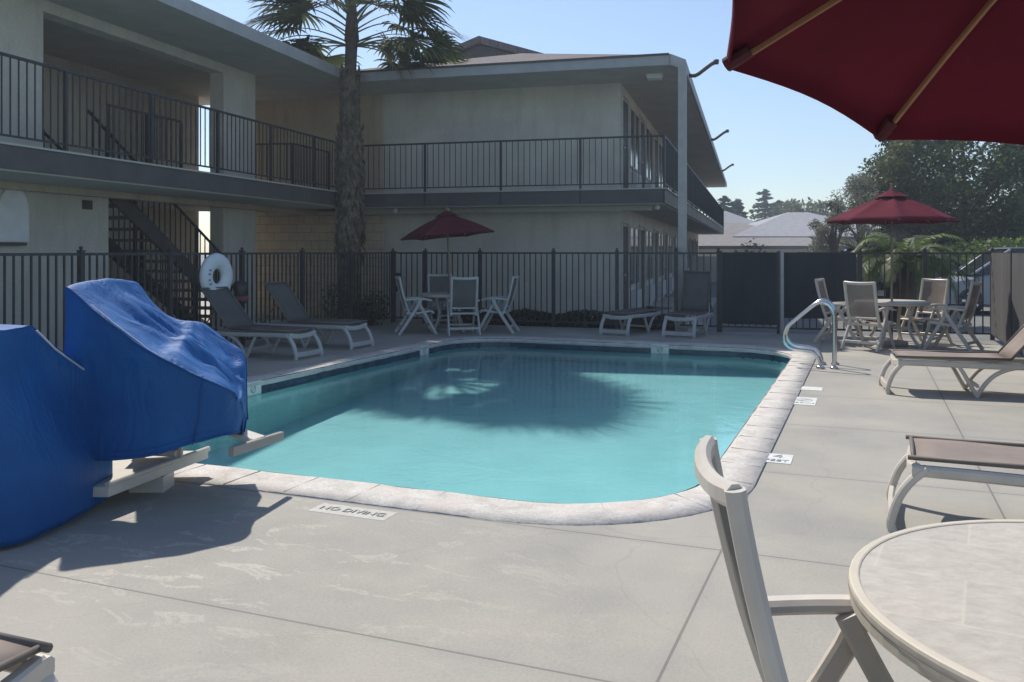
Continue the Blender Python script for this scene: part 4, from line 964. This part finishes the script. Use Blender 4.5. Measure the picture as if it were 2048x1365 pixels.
b2 = MB(); b2.lathe([(.125, -.05), (.135, -.03), (.135, .0), (.12, .02)], (.14, 0, zb_ - .08), 14); obj('band', b2, mat('faded_red', (.22, .05, .05), .7), bb, off=Vector((0, 0, 0)))

# ================================================================== PALM
random.seed(11)
PY = 18.6; PX = (697 - 1024) / FPX * PY; PT = 6.05
PA = thing('fan_palm', 'tall shaggy fan palm rising in front of the motel corner', 'palm tree', (PX, PY, 0))
tk = MB(); P = []; sc = []
for i in range(19):
    z = PT * i / 18; P.append((PX + .02 + .03 * sin(z) + .055 * (z / PT - .5) * 2, PY, z)); sc.append((.215 + .03 * min(1, max(0, (4.3 - z) / .8)) * (z > 1.5)) - .04 * (z / PT) - .045 * min(1, max(0, (z - 5.0) / .3)) + .012 * sin(z * 2.1))
tk.sweep(P, [(cos(2 * pi * j / 14), sin(2 * pi * j / 14)) for j in range(14)], scale=sc); tk.sweep([(PX + .07, PY, PT - .05), (PX + .07, PY, PT + .35), (PX + .07, PY, PT + 1.25)], [(cos(2 * pi * j / 10), sin(2 * pi * j / 10)) for j in range(10)], scale=[.16, .13, .05]); obj('trunk', tk, M_palmtr, PA)
bt = MB()
for i in range(2600):
    z = random.uniform(.05, 5.35); f = z / PT; r = .225 - .04 * f; dens = 1.0 if 1.6 < z < 4.3 else .75
    a = random.uniform(0, 2 * pi); mid = 1.5 < z < 4.1; ln = random.uniform(.12, .30) * (1.3 if mid else .85); wd = random.uniform(.05, .10) * (1.4 if mid else .9); flare = random.uniform(.02, .11) * (1.5 if mid else .45)
    c = Vector((PX + .03, PY, 0)); e = Vector((cos(a), sin(a), 0)); s = Vector((-sin(a), cos(a), 0)); b0 = c + e * (r - .02) + Vector((0, 0, z)); up_ = 1 if random.random() < .35 else -1
    tip = b0 + e * flare + Vector((0, 0, up_ * ln)) + s * random.gauss(0, .04); bt.add([b0 - s * wd / 2, b0 + s * wd / 2, b0.lerp(tip, .6) + s * wd * .35 + e * .02, tip, b0.lerp(tip, .6) - s * wd * .35 + e * .02], [(0, 1, 2, 3, 4)])
obj('leaf_boots', bt, M_boot, PA, fix=False)
crown = Vector((PX + .07, PY, PT - .02))
def clampz(c):
    p, q = BF.inv(c.x, c.y)
    if (p < -8.3 or q > 17.4) and c.z < 5.62 and hypot(c.x - PX, c.y - PY) > .5: return Vector((c.x, c.y, 5.62 + .03 * random.random()))
    return c
def frond(az, el, plen, flen, droop=.5, m=M_frond, roll=0, spread=125, nseg=30):
    e = Vector((cos(az), sin(az), 0)); pts = []; n = 8
    for i in range(n + 1):
        t = i / n; ang_ = el - droop * .55 * t * t; 
        pts.append((pts[-1] + (e * cos(ang_) + Vector((0, 0, sin(ang_)))) * plen / n) if pts else crown + e * .10 + Vector((0, 0, 2.1 * max(-.05, sin(el) - .42))))  # steep fronds start raised, so their shadow lands nearer the camera
    pt = MB(); pt.sweep([tuple(p) for p in pts], [(.028, 0), (0, .014), (-.028, 0), (0, -.014)], scale=[1.3 - .8 * i / n for i in range(n + 1)]); po = obj('frond', pt, M_petiole, PA)
    d = (pts[-1] - pts[-2]).normalized(); s = d.cross(Vector((0, 0, 1))).normalized(); u = s.cross(d).normalized(); s = s * cos(roll) + u * sin(roll); u = s.cross(d)
    mb = MB(); o = pts[-1] - d * .05
    for k in range(nseg):
        a = radians(-spread + 2 * spread * (k + .5) / nseg); ln = flen * (1 - .28 * abs(a) / radians(spread)) * random.uniform(.88, 1.05)
        rd = (d * cos(a) + s * sin(a)); fold = u * (.10 * cos(a * 1.5)) ; K = 6; c = o.copy(); dirv = (rd + fold * (.5 if k % 2 else -.1)).normalized(); vs = []; wmax = 2 * spread * pi / 180 / nseg * flen * .52
        g = droop * random.uniform(.75, 1.4)
        for i in range(K + 1):
            t = i / K; wd = (wmax * t / .45 if t < .45 else wmax * (1 - (t - .45) / .55) ** .8) * .5 + .002
            pd = dirv.cross(u).normalized(); cc = clampz(c); vs += [cc - pd * wd, cc + pd * wd]
            dirv = (dirv + Vector((0, 0, -1)) * g * .42 * max(0, t - .30) ** 1.0).normalized(); c = c + dirv * ln / K
        mb.add(vs, [(2 * i, 2 * i + 1, 2 * i + 3, 2 * i + 2) for i in range(K)], False)
    obj('blade', mb, m, po, fix=False)
D = radians
for az, el, pl, fl, dr, m, rl in (
    (D(180), D(14), 1.45, 1.15, .9, M_frond, .3), (D(170), D(34), 1.3, 1.2, .9, M_frond, -.2), (D(200), D(48), 1.5, 1.2, .8, M_frond, .2),
    (D(186), D(24), 1.35, 1.15, 1.15, M_frond, .2), (D(176), D(2), 1.1, .85, 1.4, M_dry, .0),
    (D(0), D(10), 1.15, 1.0, 1.5, M_frond, .3), (D(6), D(24), 1.6, 1.15, 1.0, M_frond, -.3), (D(-12), D(36), 1.3, 1.15, 1.2, M_frond, .5), (D(25), D(50), 1.3, 1.2, .9, M_frond, 0), (D(-25), D(-4), 1.0, .9, 1.6, M_dry, .3), (D(12), D(4), 1.5, .95, 1.5, M_leafo, .2),
    (D(-60), D(30), 1.2, 1.1, 1.2, M_frond, 0), (D(-100), D(42), 1.3, 1.2, 1.0, M_frond, .2), (D(-130), D(26), 1.3, 1.1, 1.2, M_frond, -.3), (D(-150), D(54), 1.3, 1.2, .8, M_frond, 0), (D(-40), D(60), 1.3, 1.2, .7, M_frond, 0),
    (D(192), D(30), 1.5, 1.2, 1.5, M_frond, .1), (D(178), D(44), 1.6, 1.3, 1.4, M_frond, -.1), (D(183), D(20), 1.7, 1.1, 1.7, M_leafo, .2), (D(197), D(18), .95, .9, 1.6, M_frond, .4),
    (D(-4), D(32), 1.3, 1.2, 1.5, M_frond, .1), (D(4), D(44), 1.5, 1.3, 1.4, M_frond, -.1), (D(-8), D(14), .8, .9, 1.8, M_frond, .4), (D(10), D(30), 1.0, 1.1, 1.6, M_leafo, -.2), (D(-16), D(20), 1.35, 1.1, 1.4, M_frond, -.4), (D(-120), D(52), 1.0, 1.2, 1.3, M_frond, 0),
    (D(188), D(38), 1.15, 1.25, 1.5, M_frond, .3), (D(168), D(20), 1.0, 1.1, 1.5, M_frond, 0), (D(-2), D(38), 1.0, 1.2, 1.5, M_frond, -.2), (D(3), D(16), 1.75, 1.0, 1.3, M_frond, .5), (D(-30), D(40), 1.1, 1.2, 1.3, M_frond, 0), (D(-155), D(38), 1.1, 1.2, 1.3, M_frond, 0),
    (D(-15), D(52), 1.9, 1.35, .8, M_frond, 0), (D(-40), D(60), 2.0, 1.35, .7, M_frond, 0), (D(20), D(56), 2.0, 1.3, .7, M_frond, 0), (D(-70), D(50), 1.6, 1.3, .9, M_frond, .2),  # long fronds added above the frame to shift the palm shadow
    (D(115), D(50), .6, 1.25, .6, M_frond, 0), (D(98), D(46), 1.0, 1.25, .7, M_frond, .3), (D(134), D(44), 1.0, 1.25, .7, M_frond, -.3), (D(150), D(58), .8, 1.2, .6, M_frond, 0),  # fronds added toward the sun to close a gap in the crown shadow
    (D(60), D(24), 1.6, 1.1, 1.0, M_frond, 0), (D(125), D(14), 1.3, 1.1, 1.2, M_frond, 0), (D(-90), D(70), 1.3, 1.2, .5, M_frond, 0),
    (D(190), D(66), 1.4, 1.2, .5, M_frond, 0), (D(0), D(74), 1.4, 1.2, .45, M_frond, 0), (D(40), D(4), 1.2, 1.0, 1.4, M_frond, 0), (D(-20), D(52), 1.4, 1.2, .9, M_frond, .2), (D(212), D(2), 1.1, .9, 1.5, M_frond, 0), (D(160), D(62), 1.4, 1.2, .6, M_frond, 0)):
    frond(az, el, pl, fl, dr, m, rl)

# ================================================================== BACKGROUND
def shrub(px, Y, h, r, m, label, n=700, lsz=.07, seed=3, group=None):
    random.seed(seed); x = (px - 1024) / FPX * Y; t = thing('shrub', label, 'shrub', (x, Y, 0), WF, 0, group); mb = MB(); st = MB()
    for k in range(5): a = k * 1.3; st.tube([(x, Y, 0), (x + r * .4 * cos(a), Y + r * .4 * sin(a), h * .6)], .012, 5)
    for i in range(n):
        d = Vector((random.gauss(0, 1), random.gauss(0, 1), random.gauss(0, 1))).normalized() * random.uniform(.5, 1.05); bump = 1 + .3 * noise.noise(d * 2 + Vector((seed, 0, 0)))
        leaf(mb, Vector((x + d.x * r * bump, Y + d.y * r * bump, max(.03, h * .5 + d.z * h * .5 * bump))), lsz * random.uniform(.6, 1.4))
    obj('foliage', mb, m, t, fix=False); obj('stem', st, M_bark, t); return t
shrub(748, 18.25, .75, .34, M_shrub, 'dark pointed shrub right of the palm base', seed=5)
shrub(722, 18.0, .55, .32, M_shrub, 'low dark shrub against the palm trunk on its right', seed=6)
shrub(672, 18.1, .95, .32, M_shrub, 'dark leafy shrub against the palm trunk on its left', seed=8)
# low ground cover along the fence (nobody could count the leaves)
random.seed(21); mb = MB(); a, b = lerp2(g1), lerp2(bp[4])
for i in range(9000):
    t = random.random(); p = a.lerp(b, t) + nb * random.uniform(.05, .5); hh = .30 + .12 * noise.noise((p.x * 1.7, p.y, 0)) + (.15 if noise.noise((p.x * .9, 4, 0)) > .2 else 0)
    leaf(mb, Vector((p.x, p.y, random.uniform(.02, hh))), .075)
world_obj('ground_cover', mb, M_shrub, WF, (0, 0, 0), None, None, kind='stuff')

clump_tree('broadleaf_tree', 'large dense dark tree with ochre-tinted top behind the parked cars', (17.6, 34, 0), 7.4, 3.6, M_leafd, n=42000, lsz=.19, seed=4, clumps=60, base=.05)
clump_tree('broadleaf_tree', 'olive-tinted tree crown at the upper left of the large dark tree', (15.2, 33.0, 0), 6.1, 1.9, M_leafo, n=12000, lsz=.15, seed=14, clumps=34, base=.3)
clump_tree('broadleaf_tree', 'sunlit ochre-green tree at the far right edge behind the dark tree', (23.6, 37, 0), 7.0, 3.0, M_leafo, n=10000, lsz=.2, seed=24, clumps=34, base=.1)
clump_tree('broadleaf_tree', 'pale grey-green feathery tree left of the bright red umbrella', (13.2, 33, 0), 4.5, 1.75, M_leafg, n=15000, lsz=.15, seed=9, clumps=40, base=.02, asp=.25)
clump_tree('broadleaf_tree', 'lower grey-green feathery tree standing over the house roof edge', (11.6, 31.5, 0), 3.5, .85, M_leafg, n=6500, lsz=.13, seed=19, clumps=22, base=.02, asp=.25)
clump_tree('broadleaf_tree', 'small round green tree far behind the houses, left of the grey-green tree', (33.0, 98, 0), 7.2, 4.0, M_leafo, n=3000, lsz=.6, seed=29, clumps=20, base=.1)
clump_tree('broadleaf_tree', 'green treetop seen just left of the palm trunk above the motel roof', (-9.0, 43, 0), 11.2, 1.6, M_leafo, n=3500, lsz=.22, seed=39, clumps=18, base=.5)
shrub(1990, 26, 1.95, 1.7, M_leafy, 'yellow-green hedge bush above the screened fence at right', n=3200, lsz=.15, seed=31)
shrub(2060, 27, 2.0, 1.6, M_leafy, 'yellow-green bush at the right edge beyond the hedge', n=2500, lsz=.15, seed=32)
shrub(1500, 24, 1.75, .55, M_leafg, 'grey-green bush top showing over the dark screen', n=1200, lsz=.1, seed=33)
shrub(1870, 29, 1.7, 2.2, M_leafd, 'dark green hedge behind the parked cars', n=4500, lsz=.16, seed=34)
shrub(1770, 29.5, 1.6, 1.9, M_leafd, 'dark green hedge behind the dark blue car', n=3500, lsz=.16, seed=35)
# dry brush pile
shrub(2030, 25.5, 1.62, .5, M_dry, 'pile of dry tan leaves on top of the hedge', n=700, lsz=.1, seed=36)
# conifers
def conifer(px, Y, h, r, label, seed):
    random.seed(seed); x = (px - 1024) / FPX * Y; t = thing('conifer_tree', label, 'conifer', (x, Y, 0), WF, 0, 'conifers far behind the houses')
    tr = MB(); tr.tube([(x, Y, 0), (x, Y, h * .5), (x, Y, h * .98)], .3, 7, scale=[1, .6, .12]); obj('trunk', tr, M_bark, t); mb = MB()
    nb_ = 46
    for k in range(nb_):
        f = k / nb_; z = h * (.18 + .80 * f); rr = r * (1 - f) ** .7 * random.uniform(.65, 1.1) + .15; a = k * 2.4 + random.uniform(-.3, .3)
        for i in range(90):
            u = random.random(); p = Vector((x + cos(a) * rr * u, Y + sin(a) * rr * u, z - .12 * rr * u + .1)) + Vector((random.gauss(0, .16), random.gauss(0, .16), random.gauss(0, .10))) * (.5 + rr * .3)
            leaf(mb, p, .5, Vector((cos(a), sin(a), random.uniform(-.3, .4))), .35)
    obj('crown', mb, M_conif, t, fix=False)
conifer(1530, 110, 9.5, 3.9, 'tallest far conifer above the house roofs', 41)
conifer(1557, 112, 8.2, 3.2, 'second far conifer just right of the tallest', 42)
conifer(1474, 110, 8.2, 3.2, 'far conifer between the motel end and the tallest', 43)
conifer(1448, 105, 8.3, 3.2, 'far conifer half hidden by the end of the motel wing', 44)
# houses
def house(x0, x1, y0, y1, hw, rise, label, mr, hip=1.0, eav=.5):
    t = thing('bungalow', label, 'house', ((x0 + x1) / 2, y0, 0)); mb = MB(); mb.box(x0, x1, y0, y1, 0, hw); obj('wall', mb, M_wall, t)
    a0, a1, b0, b1 = x0 - eav, x1 + eav, y0 - eav, y1 + eav; ym = (b0 + b1) / 2; hp = min((b1 - b0) / 2, (a1 - a0) / 2 - .05) * hip
    r = MB(); r.add([(a0, b0, hw), (a1, b0, hw), (a1, b1, hw), (a0, b1, hw), (a0 + hp, ym, hw + rise), (a1 - hp, ym, hw + rise)], [(0, 1, 5, 4), (1, 2, 5), (2, 3, 4, 5), (3, 0, 4), (3, 2, 1, 0)]); obj('roof', r, mr, t)
    f = MB(); f.box(a0, a1, b0 - .03, b0, hw - .2, hw + .01); obj('roof_fascia', f, M_trim, t)
    wd = MB(); 
    for k in range(3):
        xx = x0 + (x1 - x0) * (k + .5) / 3; wd = MB(); wd.box(xx - .6, xx + .6, y0 - .03, y0, hw - 1.3, hw - .4); obj('window', wd, M_glass, t)
M_rgrey = mat('roof_grey', (.33, .325, .34), .9, var=.12, scale=3, bump=.2)
M_rgr2 = mat('roof_greybrown', (.27, .25, .235), .9, var=.15, scale=3, bump=.2)
house(15.5, 27, 60, 70, 2.55, 1.9, 'grey-roofed bungalow behind the screened gates, nearest the grey-green tree', M_rgrey)
house(14.5, 23.0, 72, 82, 2.7, 2.4, 'grey-roofed bungalow with pointed hip roof behind the first bungalow', M_rgrey)
house(9.5, 21.5, 58, 68, 1.9, 1.7, 'brownish low-roofed house beside the end of the motel wing', M_rgr2)
# concrete wall / distant ground strip
pw = MB(); pw.box(9, 60, 44, 44.2, 0, 1.3); world_obj('garden_wall', pw, M_wall, WF, (30, 44, 0), 'low pale boundary wall at the back of the car park', 'wall')

# cars -------------------------------------------------------------
def car(px, Y, yaw, body, label, kind='suv', L=4.5, Wd=1.82):
    x = (px - 1024) / FPX * Y; t = thing('parked_car', label, 'car', (x, Y, 0), WF, yaw); Z = Vector((0, 0, 0)); hw = Wd / 2
    hb, ht = (.98, 1.62) if kind == 'suv' else (.88, 1.38)
    pr = [(-L / 2, .45), (-L / 2 + .03, hb - .12), (-L / 2 + .25, hb), (L * .18, hb + .02), (L / 2 - .35, hb - .16), (L / 2 - .05, hb - .35), (L / 2, .45), (L / 2 - .1, .25), (-L / 2 + .1, .25)]
    mb = MB(); n = len(pr); vs = []
    for s, k in ((-1, .93), (-.93, 1), (.93, 1), (1, .93)):
        for (a, z) in pr: vs.append((a * (1 if abs(s) < 1 else .985), s * hw, .25 + (z - .25) * (1 if abs(s) < 1 else k)))
    mb.add(vs, [(r * n + i, r * n + (i + 1) % n, (r + 1) * n + (i + 1) % n, (r + 1) * n + i) for r in range(3) for i in range(n)] + [tuple(range(n)), tuple(range(3 * n, 4 * n))], False)
    b = obj('body', mb, body, t, off=Z)
    gh = [(-L / 2 + .30, hb - .01), (-L / 2 + (.55 if kind == 'suv' else .95), ht - .06), (-L / 2 + 1.0 + (.2 if kind != 'suv' else 0), ht), (L * .05, ht), (L * .12, ht - .05), (L * .30, hb - .02)]
    g_ = MB(); m = len(gh); vs = []
    for s in (-1, 1):
        for (a, z) in gh: vs.append((a, s * hw * (.93 - .17 * (z - hb) / (ht - hb)), z))
    g_.add(vs, [(i, i + 1, m + i + 1, m + i) for i in range(m - 1)] + [tuple(range(m)), tuple(range(m, 2 * m))]); obj('windows', g_, M_glass, t, off=Z)
    rf_ = MB(); rf_.bar([(-L / 2 + .6 + (.35 if kind != 'suv' else 0), 0, ht + .005), (L * .10, 0, ht + .005)], Wd * .74, .035, bev=.3)
    for s in (-1, 1):
        for (a0, z0, a1, z1) in ((gh[0][0], gh[0][1], gh[1][0], gh[1][1]), (L * .1, ht - .03, L * .30, hb), (-.2, hb, -.2, ht - .02)):
            rf_.bar([(a0, s * hw * (.95 - .17 * (z0 - hb) / (ht - hb)), z0), (a1, s * hw * (.95 - .17 * (z1 - hb) / (ht - hb)), z1)], .07, .05)
    obj('roof', rf_, body, t, off=Z)
    for a in (-L * .31, L * .31):
        for s in (-1, 1):
            w_ = MB(); Y0 = s * (hw - .11)
            P_ = [(.0, -.11), (.30, -.11), (.34, -.07), (.34, .07), (.30, .11), (0, .11)]; vs = []
            for i in range(20):
                q = 2 * pi * i / 20
                for r, o_ in P_: vs.append((a + r * cos(q), Y0 + o_, .34 + r * sin(q)))
            k = len(P_); w_.add(vs, [(i * k + j, ((i + 1) % 20) * k + j, ((i + 1) % 20) * k + j + 1, i * k + j + 1) for i in range(20) for j in range(k - 1)], True)
            wh = obj('wheel', w_, M_black, t, off=Z)
            r_ = MB(); ys = s * (hw + .005)
            for i in range(5): q = 2 * pi * i / 5; r_.bar([(a, ys, .34), (a + .2 * cos(q), ys, .34 + .2 * sin(q))], .06, .02, up=(0, 1, 0))
            obj('rim', r_, M_steel, wh)
    for s in (-1, 1):
        l_ = MB(); l_.box(-L / 2 - .012, -L / 2 + .12, s * (hw - .16) - .11, s * (hw - .16) + .11, hb - .32, hb - .02); obj('tail_light', l_, mat('tail_red', (.45, .01, .01), .2), t, off=Z)
        l_ = MB(); l_.box(L / 2 - .2, L / 2 - .02, s * (hw - .25) - .16, s * (hw - .25) + .16, hb - .42, hb - .28); obj('headlight', l_, M_white, t, off=Z)
    p_ = MB(); p_.box(-L / 2 - .02, -L / 2 + .05, -.25, .25, .55, .68); obj('number_plate', p_, M_white, t, off=Z)
    bmp = MB(); bmp.bar([(-L / 2 - .03, -hw + .1, .42), (-L / 2 - .03, hw - .1, .42)], .1, .16); obj('bumper', bmp, M_black, t, off=Z)
    return t
M_cdark = mat('car_paint_dark', (.015, .02, .035), .18, spec=.7, var=.05); M_cblk = mat('car_paint_black', (.012, .012, .014), .15, spec=.7, var=.05); M_csil = mat('car_paint_silver', (.30, .33, .37), .25, spec=.6, var=.04)
car(1765, 21.5, radians(62), M_cdark, 'dark blue car behind the umbrella pole, left of the small palm', 'suv', L=4.3)
car(1835, 26.0, radians(10), M_cblk, 'black low sedan parked behind the right table', 'sedan', L=4.4)
car(2040, 22.0, radians(168), M_csil, 'grey car with sloping windscreen partly hidden by the screened fence', 'suv', L=4.5)

# small feather palm behind the right table
random.seed(55)
sx_, sy_ = (1812 - 1024) / FPX * 18.6, 18.6
SP = thing('date_palm', 'small arching date palm behind the right umbrella', 'palm tree', (sx_, sy_, 0))
tk = MB(); tk.tube([(sx_, sy_, 0), (sx_ + .02, sy_, .6), (sx_, sy_, 1.25)], .20, 10, scale=[1, .9, 1.1]); obj('trunk', tk, M_palmtr, SP)
for k in range(44):
    az = k * 2.399 + random.uniform(-.2, .2); el = random.choice((.2, .55, .85, 1.15)) + random.uniform(-.1, .1); L_ = random.uniform(1.3, 1.9); e = Vector((cos(az), sin(az), 0)); c = Vector((sx_, sy_, 1.25)); pts = [c.copy()]; N = 12
    for i in range(N): a = el - random.uniform(1.9, 2.5) * (i / N) ** 1.2; c = c + (e * cos(a) + Vector((0, 0, sin(a)))) * L_ / N; pts.append(c.copy())
    mb = MB(); mb.tube([tuple(p) for p in pts], .012, 5, scale=[1.2 - .9 * i / N for i in range(N + 1)])
    sd_ = Vector((-sin(az), cos(az), 0))
    for i in range(1, N * 4):
        f = i / (N * 4); j = int(f * N); p = pts[j].lerp(pts[j + 1], f * N - j); dd = (pts[j + 1] - pts[j]).normalized(); ll = .34 * sin(pi * (.15 + .8 * f))
        for s in (-1, 1):
            q = p + (sd_ * s * .8 + dd * .6 + Vector((0, 0, -.25 + random.uniform(-.15, .15)))).normalized() * ll; w2 = dd * .012
            mb.add([p - w2, p + w2, p.lerp(q, .6) + w2, q, p.lerp(q, .6) - w2], [(0, 1, 2, 3, 4)])
    obj('frond', mb, M_frond if k % 2 else M_leafy, SP, fix=False)

# ================================================================== distant haze

hz = MB(); hz.box(-160, 160, -20, 190, -1.1, 26)
m = bpy.data.materials.new('haze'); m.use_nodes = True; n_ = m.node_tree.nodes; n_.remove(n_['Principled BSDF'])
pv = n_.new('ShaderNodeVolumePrincipled'); pv.inputs['Color'].default_value = (.80, .88, 1.0, 1); pv.inputs['Density'].default_value = .0020; pv.inputs['Anisotropy'].default_value = .3
m.node_tree.links.new(pv.outputs[0], n_['Material Output'].inputs['Volume'])
world_obj('haze', hz, m, WF, (0, 0, 0), None, None, kind='stuff')
